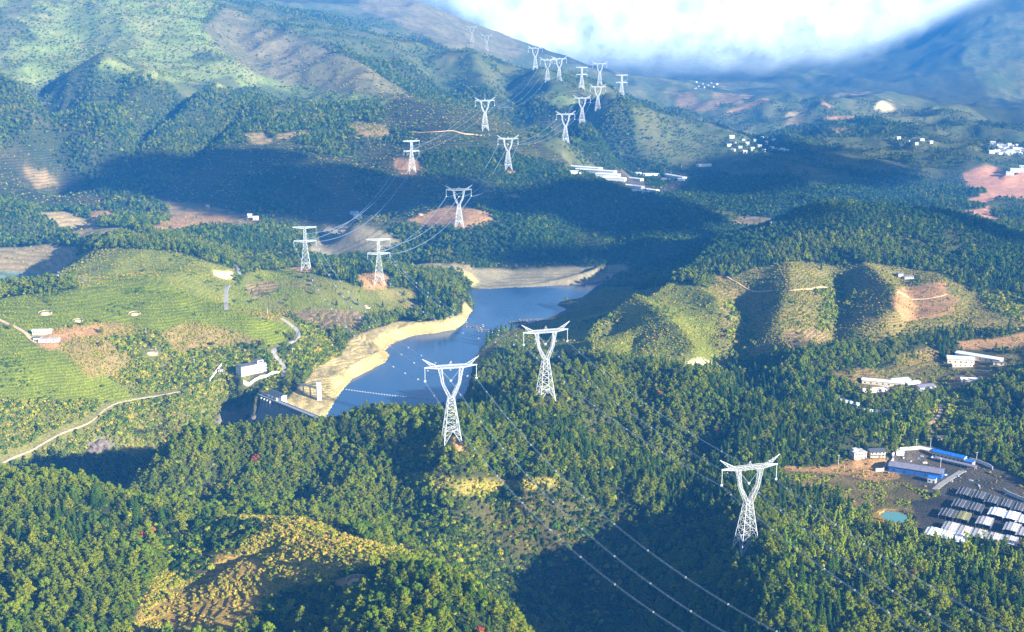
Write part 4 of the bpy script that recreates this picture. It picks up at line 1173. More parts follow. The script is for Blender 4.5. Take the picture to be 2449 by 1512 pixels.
M_PURP = plain("grey purple roof", (.20, .19, .25), 0.7, 0.22, 0.3)
M_BRICK = plain("bare brick", (.40, .27, .18), 0.9, 0.2, 0.8)
M_CREAM = plain("cream render", (.62, .52, .38), 0.9, 0.12, 0.5)
M_GLASS = plain("dark window", (.03, .04, .06), 0.25, 0.1, 1.0, 0.0, 0.5)
M_DOOR = plain("door", (.10, .07, .05), 0.7, 0.2)
M_WOOD = plain("grey timber", (.16, .13, .10), 0.9, 0.2)
M_FLOAT = plain("white float", (.85, .86, .86), 0.5, 0.05)
M_EARTH = plain("bare earth", (.50, .32, .17), 0.95, 0.25, 0.4)
M_POLE = plain("pole concrete", (.62, .60, .56), 0.8, 0.1)
def bed_mat(name, c0, c1, cstripe, sc_):
    """net cloth: ridged bands with pale seams"""
    m, nt, b = mat_new(name)
    tc = nt.nodes.new("ShaderNodeTexCoord")
    sp = nt.nodes.new("ShaderNodeSeparateXYZ"); nt.links.new(tc.outputs["Object"], sp.inputs[0])
    n = noise(nt, .5, 3, tc.outputs["Object"])
    base = ramp(nt, n, [(.35, c0), (.65, c1)])
    x = mth(nt, "ADD", sp.outputs[0], mth(nt, "MULTIPLY", n, .9))
    f = mth(nt, "GREATER_THAN", mth(nt, "SINE", mth(nt, "MULTIPLY", x, sc_)), .86)
    nt.links.new(mixc(nt, f, base, cstripe), b.inputs["Base Color"])
    b.inputs["Roughness"].default_value = .75
    return m
M_NETD = bed_mat("dark net", (.035,.037,.045), (.075,.078,.09), (.30,.31,.33), 2.1)
M_NETG = bed_mat("grey net", (.30,.28,.29), (.46,.43,.43), (.75,.74,.74), 1.7)
M_NETW = bed_mat("pale net", (.60,.60,.63), (.78,.78,.80), (.88,.88,.88), 1.7)
M_NETF = bed_mat("open frame", (.20,.19,.08), (.30,.27,.10), (.08,.08,.05), 5.0)

def boxm(name, x0, x1, y0, y1, z0, z1, mat):
    v = [(x, y, z) for z in (z0, z1) for y in (y0, y1) for x in (x0, x1)]
    return new_mesh(name, v, [(0, 2, 3, 1), (4, 5, 7, 6), (0, 1, 5, 4), (2, 6, 7, 3), (0, 4, 6, 2), (1, 3, 7, 5)], mat)
def gable(name, w, d, h, rise, mat, ov=.7, th=.25):
    X, Y = w / 2 + ov, d / 2 + ov
    e = -rise * ov / (d / 2)
    V, Fc = [], []
    for x in (-X, X):
        V += [(x, -Y, h + e), (x, 0, h + rise), (x, Y, h + e), (x, Y, h + e + th), (x, 0, h + rise + th), (x, -Y, h + e + th)]
    Fc = [(0, 1, 7, 6), (1, 2, 8, 7), (2, 3, 9, 8), (3, 4, 10, 9), (4, 5, 11, 10), (5, 0, 6, 11), (0, 5, 4, 1), (1, 4, 3, 2), (6, 7, 10, 11), (7, 8, 9, 10)]
    return new_mesh(name, V, Fc, mat)
def gable_walls(name, w, d, h, rise, mat, base=-3.0):
    V = []
    for x in (-w / 2, w / 2):
        V += [(x, -d / 2, base), (x, d / 2, base), (x, d / 2, h - .05), (x, 0, h + rise - .06), (x, -d / 2, h - .05)]
    Fc = [(0, 4, 3, 2, 1), (5, 6, 7, 8, 9), (0, 5, 9, 4), (1, 2, 7, 6), (4, 9, 8, 3), (3, 8, 7, 2), (0, 1, 6, 5)]
    return new_mesh(name, V, Fc, mat)
def pad(x, y, w, d, yaw, blend=7.0):
    """level the ground under a building"""
    global H
    ca, sa = math.cos(R_(yaw)), math.sin(R_(yaw))
    R = math.hypot(w, d) / 2 + blend * 2
    m = (np.abs(GX - x) < R) & (np.abs(GY - y) < R)
    lx_ = (GX[m] - x) * ca + (GY[m] - y) * sa; ly_ = -(GX[m] - x) * sa + (GY[m] - y) * ca
    dd = np.hypot(np.maximum(np.abs(lx_) - w / 2 - 2.0, 0), np.maximum(np.abs(ly_) - d / 2 - 2.0, 0))
    k = sstep(blend, 0, dd)
    z0 = height(x, y)
    H[m] = H[m] * (1 - k) + z0 * k
def house(name, label, cat, p, w, d, h, yaw, wall, roof, kind_="gable", rise=1.2, floors=0, bays=0, door=True, group=None, sink=None, keep=True, open_=False):
    x, y, z = p
    ca, sa = math.cos(R_(yaw)), math.sin(R_(yaw))
    pad(x, y, w, d, yaw, 7.0 if y < 2500 else 14.0)
    zs = [height(x + ox * ca - oy * sa, y + ox * sa + oy * ca) for ox in (-w / 2, 0, w / 2) for oy in (-d / 2, 0, d / 2)]
    z = sum(zs) / len(zs) + .15
    o = thing(name, label, cat, (x, y, z), R_(yaw), group)
    base = min(zs) - z - 1.0
    if open_:
        n = max(2, int(w / 6)); 
        for i in range(n + 1):
            for yy in (-d / 2 + .3, d / 2 - .3):
                xx = -w / 2 + .3 + (w - .6) * i / n
                link("post", boxm("post", -.15, .15, -.15, .15, base, h - .1, wall), o, (xx, yy, 0))
        link("wall", boxm("wall", -w / 2 + .6, w / 2 - .6, d / 2 - .9, d / 2 - .6, base, h - .6, wall), o)
    else:
        link("wall", gable_walls("wall", w, d, h, rise, wall, base) if kind_ == "gable" else boxm("wall", -w / 2, w / 2, -d / 2, d / 2, base, h, wall), o)
    if kind_ == "gable":
        link("roof", gable("roof", w, d, h, rise, roof), o)
    else:
        link("roof", boxm("roof", -w / 2 - .35, w / 2 + .35, -d / 2 - .35, d / 2 + .35, h + .003, h + .35, roof), o)
    if floors:
        fh = h / floors
        for f in range(floors):
            for k in range(bays):
                xx = -w / 2 + w * (k + .5) / bays
                if door and f == 0 and k == bays // 2:
                    link("door", boxm("door", -.7, .7, -d / 2 - .06, -d / 2 - .003, 0, 2.3, M_DOOR), o, (xx, 0, 0)); continue
                link("window", boxm("window", -.75, .75, -d / 2 - .06, -d / 2 - .003, .95, 2.45, M_GLASS), o, (xx, 0, f * fh))
            for s in (-1, 1):
                for k in range(max(1, int(d / 6))):
                    yy = -d / 2 + d * (k + .5) / max(1, int(d / 6))
                    x0, x1 = (-w / 2 - .06, -w / 2 - .003) if s < 0 else (w / 2 + .003, w / 2 + .06)
                    link("window", boxm("window", x0, x1, yy - .6, yy + .6, .95, 2.4, M_GLASS), o, (0, 0, f * fh))
    if keep: KEEP.append((x, y, max(w, d) * .5 + 2.0))
    if keep and w > 2 * d:
        for t in (-.33, .33): KEEP.append((x + ca * w * t, y + sa * w * t, d * .5 + 5))
    return o

# --- white building above the lake
o = house("office_building", "white three storey building with grey roofs above the lake shore", "building", hit(601, 893), 32, 12, 10.5, 42, M_WHITE, M_GREY, "flat", floors=3, bays=9)
ph = link("stair_tower", boxm("stair_tower", 6, 13.5, -4.5, 3.0, 10.86, 14.2, M_WHITE), o)
link("roof", boxm("roof", 5.6, 13.9, -4.9, 3.4, 14.203, 14.5, M_GREY), ph)
link("window", boxm("window", 7, 12.5, -4.56, -4.503, 11.7, 13.2, M_GLASS), ph)
link("roof", boxm("roof", -15.6, -6.5, -5.6, 5.6, 10.86, 11.3, M_GREY), o)["label"] = "raised grey roof slab at the far end"
for f in range(3):
    link("balcony", boxm("balcony", 16.003, 17.6, -5.2, 5.2, f * 3.5 + .2, f * 3.5 + 1.2, M_WHITE), o)
KEEP.append((o.location.x + 8, o.location.y - 8, 14))

def strip(name, px_pts, w, mat, kind_="structure", lift=.4, dmin=440.0, keep=2.5):
    P3 = [hit(px, py, dmin) for px, py in px_pts]
    q = []
    for i in range(len(P3) - 1):
        a_, b_ = np.array(P3[i][:2]), np.array(P3[i + 1][:2])
        n = max(2, int(np.linalg.norm(b_ - a_) / 4))
        for t in np.linspace(0, 1, n, endpoint=False): q.append(a_ + (b_ - a_) * t)
    q.append(np.array(P3[-1][:2])); q = np.array(q)
    for _ in range(4):
        q[1:-1] = (q[:-2] + 2 * q[1:-1] + q[2:]) / 4
    t = np.gradient(q, axis=0); t /= np.maximum(np.linalg.norm(t, axis=1, keepdims=True), 1e-6)
    nn = np.stack([-t[:, 1], t[:, 0]], 1)
    L_, Rr = q + nn * w / 2, q - nn * w / 2
    zl, zr = gsample(H, L_[:, 0], L_[:, 1]), gsample(H, Rr[:, 0], Rr[:, 1])
    zz_ = (np.maximum(zl, zr) + gsample(H, q[:, 0], q[:, 1])) / 2 + lift
    n = len(q)
    V = np.concatenate([np.c_[L_, zz_], np.c_[Rr, zz_], np.c_[L_ + nn * .3, zz_ - 2.5], np.c_[Rr - nn * .3, zz_ - 2.5]])
    Fc = []
    for i in range(n - 1):
        Fc += [(n + i, n + i + 1, i + 1, i), (i, i + 1, 2 * n + i + 1, 2 * n + i), (n + i + 1, n + i, 3 * n + i, 3 * n + i + 1)]
    o = link(name, new_mesh(name, V, Fc, mat)); tag(o, kind=kind_)
    for p in q[::2]: KEEP.append((p[0], p[1], w / 2 + keep))
    return q, zz_
strip("road", [(672,763),(690,775),(705,786),(714,796),(712,808),(700,818),(680,826),(660,832),(652,838),(652,846),(662,858),(675,868),(680,885),(682,905)], 5.5, M_ROADC)
strip("road", [(172,622),(152,634),(140,645),(142,655),(160,662),(185,668),(207,673)], 5.0, M_ROADC)
strip("road", [(500,612),(530,622),(549,628),(560,632),(570,645),(574,664)], 5.0, M_ROADC)
strip("road", [(546,684),(541,692),(540,705),(541,742)], 5.0, M_ROADC)
strip("road", [(1752,956),(1765,966),(1776,976),(1782,984)], 4.5, M_ROADC)
strip("path", [(-30,1128),(0,1112),(40,1090),(100,1062),(180,1025),(228,1003),(245,985),(270,968),(300,958),(370,948),(432,938)], 1.9, M_STONE, lift=.3, keep=5)
strip("path", [(-20,757),(0,767),(40,785),(66,800),(72,815),(90,822)], 4.5, M_DIRT)
strip("path", [(2252,968),(2250,985),(2240,1005),(2218,1015),(2222,1028),(2240,1042),(2246,1062)], 4.0, M_DIRT, keep=4)
strip("path", [(1738,662),(1780,688),(1830,696),(1890,696),(1940,691),(1990,690),(2040,696)], 2.2, M_DIRT, lift=.6)
strip("path", [(2140,700),(2180,715),(2225,715),(2262,704)], 2.2, M_DIRT, lift=.6)
strip("path", [(975,316),(1040,316),(1110,320),(1158,324)], 5.0, M_DIRT, dmin=2400)
strip("path", [(2235,1172),(2252,1158),(2268,1148),(2300,1128)], 5.0, M_ROADC)

# --- dam
def vadd(a_, s, n): return (a_[0] + n[0] * s, a_[1] + n[1] * s)
dm = thing("dam", "dark stone dam closing the lake with a pale crest road", "dam", (DA[0], DA[1], 0), math.atan2(dam_dir[1], dam_dir[0]))
sgn = -1.0      # local -Y is downstream
Ld = dam_len
V = []
for x in (-6, Ld + 14):
    V += [(x, 2.5, -14), (x, 2.5, 7.0), (x, -2.5, 7.0), (x, -2.5, 3.5), (x, -32, -46), (x, -32, -60), (x, 2.5, -60)]
Fc = [(0, 1, 8, 7), (1, 2, 9, 8), (2, 3, 10, 9), (3, 4, 11, 10), (4, 5, 12, 11), (0, 6, 5, 4, 3, 2, 1), (7, 8, 9, 10, 11, 12, 13)]
link("wall", new_mesh("wall", V, Fc, M_DAM), dm)
link("crest_road", boxm("crest_road", -6, Ld + 14, -2.9, 2.9, 7.003, 7.5, M_ROADC), dm)
for yy in (-2.9, 2.6):
    link("parapet", boxm("parapet", -6, Ld + 14, yy, yy + .3, 7.503, 8.5, M_WHITE), dm)
for i in range(4):
    link("pier", boxm("pier", 4 + i * 6, 5.6 + i * 6, -5.5, -2.95, -6, 7.0, M_CONC), dm)
KEEP.append((float((DA[0] + DB[0]) / 2), float((DA[1] + DB[1]) / 2), 22)); KEEP.append((*[float(v_) for v_ in DA], 22))
for t in np.linspace(0, 1, 7):
    for s in (0, 14, 28): KEEP.append((float(DA[0] + (DB[0] - DA[0]) * t + dam_n[0] * s), float(DA[1] + (DB[1] - DA[1]) * t + dam_n[1] * s), 11))
gx, gy = DA + dam_dir * 20 - dam_n * 6.5
g = thing("gatehouse", "white gatehouse with dark roof on the end of the dam", "building", (gx, gy, 6.0), math.atan2(dam_dir[1], dam_dir[0]))
link("wall", gable_walls("wall", 27, 6.5, 7.0, .9, M_WHITE, -14), g)
link("roof", gable("roof", 27, 6.5, 7.0, .9, M_DARKROOF), g)
for i in range(7):
    link("window", boxm("window", -.8, .8, -3.31, -3.253, 4.2, 6.0, M_GLASS), g, (-11.4 + i * 3.8, 0, 0))
for i in range(3):
    link("hoist_bay", boxm("hoist_bay", -1.9, 1.9, -6.0, -3.253, 1.5, 3.9, M_WHITE), g, (-9 + i * 7.5, 0, 0))

# --- intake tower with footbridge
tp = hit(763, 957)
it = thing("intake_tower", "slim white intake tower standing on the sandy lake bank", "tower", (tp[0], tp[1], tp[2]), R_(20))
link("shaft", boxm("shaft", -2.3, 2.3, -2.3, 2.3, -6, 20, M_WHITE), it)
link("roof", boxm("roof", -2.8, 2.8, -2.8, 2.8, 20.003, 20.6, M_CONC), it)
for zz_ in (9.5, 15.5):
    link("window", boxm("window", -.6, .6, -2.36, -2.303, zz_, zz_ + 1.8, M_GLASS), it)
    link("window", boxm("window", 2.303, 2.36, -.6, .6, zz_, zz_ + 1.8, M_GLASS), it)
bp_ = hit(712, 936)
fb = thing("footbridge", "narrow footbridge leading to the slim white intake tower", "bridge", (tp[0], tp[1], 0), math.atan2(bp_[1] - tp[1], bp_[0] - tp[0]))
Lb = math.hypot(bp_[0] - tp[0], bp_[1] - tp[1]); zb = max(tp[2] + 12.5, bp_[2] + .8)
link("deck", boxm("deck", 2.9, Lb, -.9, .9, zb - .5, zb, M_CONC), fb)
for yy in (-.9, .8): link("railing", boxm("railing", 2.9, Lb, yy, yy + .1, zb + .003, zb + 1.0, M_WHITE), fb)
for t in (.4, .72): link("pier", boxm("pier", Lb * t - .5, Lb * t + .5, -.7, .7, -4, zb - .503, M_CONC), fb)
KEEP.append((tp[0], tp[1], 25)); KEEP.append((bp_[0], bp_[1], 8))

# --- retaining walls
def wallrun(label, px_pts, h, mat, name="wall_run", cat="wall", t_=.4, coping=True):
    P3 = [hit(a_, b_) for a_, b_ in px_pts]
    o = thing(name, label, cat, P3[0])
    V, Fc = [], []; n = len(P3); K = []
    q = []
    for i in range(n - 1):
        a_, b_ = np.array(P3[i]), np.array(P3[i + 1]); m_ = max(2, int(np.linalg.norm(b_ - a_) / 5))
        for t in np.linspace(0, 1, m_, endpoint=False): q.append(a_ + (b_ - a_) * t)
    q.append(np.array(P3[-1])); q = np.array(q)
    q[:, 2] = gsample(H, q[:, 0], q[:, 1])
    tt = np.gradient(q[:, :2], axis=0); tt /= np.linalg.norm(tt, axis=1, keepdims=True); nn = np.stack([-tt[:, 1], tt[:, 0]], 1)
    def ribbon(nm, w_, z0, z1, m_):
        V = []
        for p, n_ in zip(q, nn):
            b_ = p - np.array(P3[0])
            for s, zc in ((1, z0), (1, z1), (-1, z1), (-1, z0)):
                V.append((b_[0] + n_[0] * s * w_, b_[1] + n_[1] * s * w_, b_[2] + zc))
        Fc = []
        for i in range(len(q) - 1):
            for j in range(4):
                k_ = (j + 1) % 4
                Fc.append((i * 4 + j, i * 4 + k_, i * 4 + 4 + k_, i * 4 + 4 + j))
        e = (len(q) - 1) * 4
        Fc += [(3, 2, 1, 0), (e, e + 1, e + 2, e + 3)]
        link(nm, new_mesh(nm, V, Fc, m_), o)
    ribbon("wall", t_ / 2, -1.5, h, mat)
    if coping: ribbon("coping", t_ / 2 + .15, h + .003, h + .25, M_CONC)
    for p in q: KEEP.append((p[0], p[1], 2.5))
    return o
wallrun("long white retaining wall below the white three storey building", [(582,921),(610,913),(640,904),(668,895)], 3.4, M_WHITE)
wallrun("pale slanting wall beside bare earth left of the white building", [(502,914),(510,902),(520,888),(530,876)], 2.6, M_WHITE)
house("shed", "small grey hut on bare earth beside the white building", "shed", hit(529, 890), 7, 5, 3.2, 20, M_CONC, M_GREY, "flat", floors=1, bays=3)
house("shed", "long white walled shed on the brown patch of the tea hill", "shed", hit(101, 798), 20, 6, 3.4, 8, M_WHITE, M_TIN, floors=1, bays=6)
house("shed", "long grey flat roofed shed below the white walled one", "shed", hit(118, 818), 22, 8, 3.0, 8, M_WHITE, M_CONC, "flat", floors=1, bays=6)
house("shed", "blue grey hut at the end of the flat roofed shed", "shed", hit(89, 816), 7, 7, 3.8, 8, M_CONC, M_GREY, "flat", floors=1, bays=2)
house("shed", "low pale shed on the terraced flat at the far left", "shed", hit(150, 700, 1650), 18, 6, 3.2, 12, M_WHITE, M_TIN)

# --- horseshoe tombs on the hillsides
def tomb(px, py, r, label):
    p = hit(px, py)
    o = thing("horseshoe_tomb", label, "tomb", p, 0, "horseshoe tombs on the hillsides")
    V, Fc = [], []; n = 18
    for i in range(n + 1):
        a_ = math.pi * (-.12 + 1.24 * i / n)
        for rr_, z_ in ((r, -2.5), (r, 1.5), (r * .9, 1.5), (r * .9, -2.5)):
            V.append((rr_ * math.cos(a_), rr_ * math.sin(a_) * .85, z_ + .9 * math.sin(max(0, min(math.pi, a_)))))
    for i in range(n):
        for j in range(4):
            k_ = (j + 1) % 4
            Fc.append((i * 4 + j, i * 4 + k_, i * 4 + 4 + k_, i * 4 + 4 + j))
    Fc += [(3, 2, 1, 0), (n * 4, n * 4 + 1, n * 4 + 2, n * 4 + 3)]
    link("wall", new_mesh("wall", V, Fc, M_STONE), o)
    V = [(0, 0, 1.5)]; Fc = []
    for i in range(16):
        a_ = 6.283 * i / 16; V.append((r * .88 * math.cos(a_), r * .72 * math.sin(a_) + .1, .15))
    for i in range(16):
        a_ = 6.283 * i / 16; V.append((r * .9 * math.cos(a_), r * .75 * math.sin(a_), -2.5))
    for i in range(16):
        j = (i + 1) % 16; Fc += [(0, 1 + i, 1 + j), (1 + i, 17 + i, 17 + j, 1 + j)]
    link("mound", new_mesh("mound", V, Fc, M_EARTH, True), o)
    link("slab", boxm("slab", -r * .35, r * .35, -r * .5, -r * .4, 0, 1.6, M_CONC), o)
    KEEP.append((p[0], p[1], r + 4))
tomb(322, 752, 7.0, "round horseshoe tomb among the bright rows of the tea hill")
tomb(361, 845, 8.0, "terraced horseshoe tomb lower down the tea hill")
tomb(186, 768, 6.0, "small horseshoe tomb high on the left tea hill")
tomb(108, 750, 8.0, "bare earth tomb leftmost on the tea hill")
tomb(852, 1390, 6.5, "pale curved tomb on red soil among the pines at lower centre")
tomb(878, 736, 5.0, "small white tomb on the green slope above the sandy bank")
tomb(1008, 514, 6.0, "pale round tomb in the valley beneath the cup pylon")

# --- farm at the right
Bp = lambda px, py: hit(px, py)
h1 = house("farmhouse", "two storey cream brick farmhouse with flat roof by the wood edge", "house", Bp(2051, 1096), 12.5, 10, 6.6, 14, M_CREAM, M_CONC, "flat", floors=2, bays=4)
link("roof_hut", boxm("roof_hut", -5, -.5, -1, 3, 6.96, 9.0, M_TIN), h1)
h2 = house("farmhouse", "old farmhouse with dark tiled gable roof and porch", "house", Bp(2095, 1092), 14, 9, 5.4, 6, M_CREAM, M_DARKROOF, "gable", 2.2, floors=2, bays=4)
link("porch", boxm("porch", -6.5, 6.5, -6.4, -4.503, 2.6, 2.85, M_WOOD), h2)
for xx in (-6, -2, 2, 6): link("post", boxm("post", -.14, .14, -6.3, -6.0, -1, 2.597, M_CREAM), h2, (xx, 0, 0))
house("warehouse", "long building with bright blue roof along the back of the yard", "building", Bp(2270, 1098), 30, 7, 4.8, -42, M_CREAM, M_BLUE, "gable", 1.4, floors=1, bays=8)
house("shed", "low blue grey lean shed in front of the bright blue roof", "shed", Bp(2284, 1112), 38, 5, 2.6, -42, M_CONC, M_PURP, "flat", open_=True)
house("shed", "small blue roofed shed at the front end of the lean shed", "shed", Bp(2318, 1112), 8, 7, 3.6, -42, M_BRICK, M_BLUE, "flat", floors=1, bays=2)
house("warehouse", "large warehouse with grey purple roof and blue sheet walls", "building", Bp(2191, 1132), 46, 14, 5.2, -27, M_BLUEW, M_PURP, "gable", 2.0, floors=1, bays=5)
house("shed", "small kiosk with bright blue roof beside the large warehouse", "shed", Bp(2229, 1153), 7, 6.5, 4.2, -27, M_TIN, M_BLUE, "flat", floors=1, bays=2)
house("ruin", "roofless brown stone house in shade behind the farm wall", "house", Bp(2252, 1056), 15, 8, 3.8, -4, M_BRICK, M_WOOD, "flat", floors=1, bays=4)
house("shed", "white tank hut inside the corner of the farm wall", "shed", Bp(2152, 1088), 7, 5, 3.0, -10, M_WHITE, M_TINW, "flat")
wallrun("white compound wall curving round the back of the farm yard", [(2118,1117),(2136,1103),(2133,1092),(2146,1082),(2168,1077),(2200,1074),(2230,1080),(2262,1090)], 2.8, M_WHITE, "compound_wall")
wallrun("grey compound wall running right behind the blue roof", [(2318,1102),(2340,1108),(2365,1118),(2374,1124)], 2.8, M_TIN, "compound_wall")
wallrun("short white wall beside the large warehouse", [(2094,1128),(2112,1128),(2118,1118)], 3.0, M_WHITE, "compound_wall")
wallrun("grey curved wall at the right edge beyond the net sheds", [(2400,1176),(2415,1186),(2440,1196),(2470,1206)], 2.8, M_TIN, "compound_wall")

# shade net sheds in rows
def net_shed(px, py, label, mat, w=12.0, L=18.5, h=3.2):
    p = hit(px, py)
    o = thing("net_shed", label, "shed", (p[0], p[1], height(p[0], p[1])), R_(-30), "shade net sheds of the farm")
    V, Fc = [], []
    nx_, ny_ = 8, 10
    for j in range(ny_ + 1):
        for i in range(nx_ + 1):
            u_, v_ = i / nx_, j / ny_
            V.append(((u_ - .5) * w, (v_ - .5) * L, h + .9 * (1 - abs(2 * u_ - 1)) + .18 * math.sin(v_ * 25 + i) - .15 * math.sin(u_ * 18)))
    for j in range(ny_):
        for i in range(nx_):
            a_ = j * (nx_ + 1) + i; Fc.append((a_, a_ + 1, a_ + nx_ + 2, a_ + nx_ + 1))
    m0 = len(V)
    V += [(a_[0], a_[1], a_[2] - .12) for a_ in V[:m0]]
    Fc += [tuple(i + m0 for i in reversed(f)) for f in Fc[:]]
    link("roof", new_mesh("roof", V, Fc, mat), o)
    for sx_ in (-.46, 0, .46):
        for sy_ in (-.47, -.16, .16, .47):
            link("post", boxm("post", -.1, .1, -.1, .1, -1, h + (.75 if sx_ == 0 else -.1), M_WOOD), o, (sx_ * w, sy_ * L, 0))
    link("side_net", boxm("side_net", w * .5 - .2, w * .5 - .08, -L * .47, L * .47, 0, h - .3, M_DARKROOF), o)
    KEEP.append((p[0], p[1], 11))
Q8 = lambda a_, b_: (1793.7 + a_ * .2768, 1093.6 + (b_ + 26) * .2768)
NS = [
 (1855,303,"dark net shed, leftmost of the back row",M_NETD),(1985,335,"dark net shed, second in the back row",M_NETD),(2095,372,"dark net shed, third in the back row",M_NETD),(2210,405,"dark net shed, fourth in the back row",M_NETD),(2325,438,"dark net shed, at the right edge of the back row",M_NETD),
 (1815,408,"dark net shed in the second row beside the grassy bed",M_NETD),(1945,438,"dark net shed in the second row, right of its twin",M_NETD),(1705,487,"lowest flat black net shed beside the pond bank",M_NETD),
 (1832,512,"open greenish frame shed without net between dark sheds",M_NETF),
 (2128,480,"palest white net shed of the middle row",M_NETW),(2258,512,"white net shed right of the palest one",M_NETW),(2365,545,"white net shed at the right edge of the frame",M_NETW),
 (2025,558,"pale grey net shed in front of the white middle row",M_NETG),(2262,612,"pale net shed in front of the white middle row on the right",M_NETG),(2370,655,"pale net shed at the right edge in front",M_NETG),
 (1730,607,"brownish grey net shed, left in the front block",M_NETG),(1842,640,"brownish grey net shed, second in the front block",M_NETG),(1965,668,"brownish grey net shed, third in the front block",M_NETG),(2100,700,"brownish grey net shed, fourth in the front block",M_NETG),(2235,728,"brownish grey net shed, last in the front block by the trees",M_NETG),
 (1580,655,"white net shed at the near left corner of the block",M_NETW),(1690,682,"white net shed, second along the near edge",M_NETW),(1800,712,"white net shed, third along the near edge by the trees",M_NETW)]
for a_, b_, lb, mt in NS: net_shed(*Q8(a_, b_), lb, mt)
# pond
mp_, nt, b = mat_new("pond water"); b.inputs["Base Color"].default_value = (.10, .26, .25, 1); b.inputs["Roughness"].default_value = .15
pc = POND.mean(0)
tris = tessellate_polygon([[Vector((p[0], p[1], 0)) for p in POND]])
pg = pc + (POND - pc) * 1.06
tag(link("pond", new_mesh("pond", [(p[0], p[1], 4.35) for p in pg], [tuple(t) for t in tris], mp_)), kind="structure")
KEEP.append((float(pc[0]), float(pc[1]), 22))

# --- sheds of the side valley
for px, py, w_, d_, h_, yw, rf, lb in [
 (2341,860,52,12,4.5,-40,M_TINW,"very long white roofed shed at the right above the valley farms"),
 (2296,866,30,17,4.8,-14,M_TIN,"wide pale grey roofed shed left of the very long one"),
 (2300,877,24,5,3.0,4,M_TIN,"low pale lean shed in front of the wide grey roofed one"),
 (2388,873,12,6,3.4,-20,M_GREY,"small dark shed at the end of the very long white one"),
 (2112,920,44,10,4.2,-20,M_TINW,"long white roofed shed, left of the middle farm"),
 (2150,916,22,11,4.2,18,M_TIN,"pale shed with a tree in front in the middle farm"),
 (2180,922,17,8,3.8,24,M_TINW,"small white roofed shed in the middle farm"),
 (2210,931,21,13,4.0,20,M_PURP,"dark grey roofed shed at the right of the middle farm"),
 (2086,938,34,7,3.6,12,M_TIN,"thin pale shed below the long white roof"),
 (2207,941,9,7,3.2,10,M_TIN,"small pale hut in front of the dark grey roofed shed"),
 (2318,914,19,10,3.8,-8,M_TINW,"single white roofed shed on reddish ground"),
 (2032,972,20,10,4.4,-42,M_TINW,"white roofed shed on the wooded left side of the valley"),
 (2018,966,14,8,4.0,-42,M_PURP,"blue grey roofed shed touching the valley side white one"),
 (2080,991,27,8,3.8,-20,M_TIN,"long grey roofed shed left of the balcony house")]:
    house("shed", lb, "shed", Bp(px, py), w_, d_, h_, yw, M_CREAM, rf, "gable", d_ * .12, floors=1, bays=max(2, int(w_ / 6)), door=False, group="farm sheds of the side valley")
h3 = house("farmhouse", "long two storey house with balcony and dark roof in the valley", "house", Bp(2140, 997), 22, 8, 5.6, -8, M_CREAM, M_DARKROOF, "gable", 1.6, floors=2, bays=5)
link("balcony", boxm("balcony", -10.5, 10.5, -5.6, -4.003, 2.7, 2.95, M_CREAM), h3)
link("railing", boxm("railing", -10.5, 10.5, -5.6, -5.45, 2.953, 3.8, M_WHITE), h3)
for xx in (-10, -5, 0, 5, 10): link("post", boxm("post", -.2, .2, -5.55, -5.2, -1, 2.697, M_CREAM), h3, (xx, 0, 0))
house("cottage", "small white cottage on the right terraced hillside", "house", Bp(2152, 662), 7, 6, 4.6, 10, M_WHITE, M_GREY, "gable", 1.2, floors=1, bays=2)
house("cottage", "low blue grey cottage right of the white hillside cottage", "house", Bp(2172, 667), 13, 6, 3.0, 8, M_WHITE, M_PURP, "gable", 1.0, floors=1, bays=4)

# --- far valley sheds and houses
for px, py, w_, d_, yw, rf, lb in [
 (1400,405,82,15,-36,M_TINW,"uppermost very long white shed beyond the dark hill"),
 (1424,413,100,15,-32,M_TINW,"longest white shed, second from the top beyond the dark hill"),
 (1375,419,22,18,10,M_TIN,"short pale shed at the left end of the long white sheds"),
 (1454,423,54,15,-24,M_TINW,"third long white shed stepping down right"),
 (1469,432,50,15,-22,M_TINW,"fourth long white shed just above the dark hill crest"),
 (1507,449,70,13,-44,M_TINW,"steeply slanting white shed on the dark hill flank"),
 (1534,463,46,11,-46,M_TIN,"lowest thin pale shed of the far farm"),
 (1554,458,46,14,-40,M_TINW,"white shed right of the lowest thin one"),
 (1517,431,50,13,-46,M_TINW,"slanting white shed in the middle of the far farm"),
 (1523,418,24,20,-10,M_TIN,"compact pale building above the slanting middle shed"),
 (1557,421,42,9,-6,M_TIN,"thin level shed right of the compact building"),
 (1616,425,80,16,-62,M_TINW,"white shed at the right end of the far farm"),
 (1630,433,16,12,-30,M_TINW,"small white shed at the foot of the right end shed"),
 (1683,398,40,14,24,M_TIN,"lone pale shed on the dark slope right of the far farm")]:
    house("long_shed", lb, "shed", hit(px, py, 2600), w_, d_, 5.0, yw, M_WHITE, rf, "gable", 1.6, door=False, group="long white sheds of the far farm", keep=True)
house("shed", "wide grey roofed field shed left of the right end white shed", "shed", hit(1595, 432, 2600), 30, 62, 3.5, -10, M_CONC, M_PURP, "flat")
FH = [(847,512,14,9,-20,M_BLUE,"blue roofed house below the conductors in the inner valley"),(856,522,15,9,-5,M_TINW,"white house under the blue roofed one in the inner valley"),(612,526,9,8,0,M_TINW,"small white hut right of the tan terraces"),(598,520,8,6,10,M_TIN,"grey hut left of the small white hut"),(497,498,6,6,0,M_BRICK,"small brown hut on the tan terraces"),
 (1850,541,9,7,10,M_TINW,"tiny white hut on the far terraces behind the wooded hill"),(2432,412,34,18,-18,M_TINW,"white works building beside the bare orange hill"),(2415,420,20,12,-18,M_TIN,"lower pale works building beside the bare orange hill"),(2447,405,20,14,-18,M_TINW,"white works building at the right edge by the orange hill")]
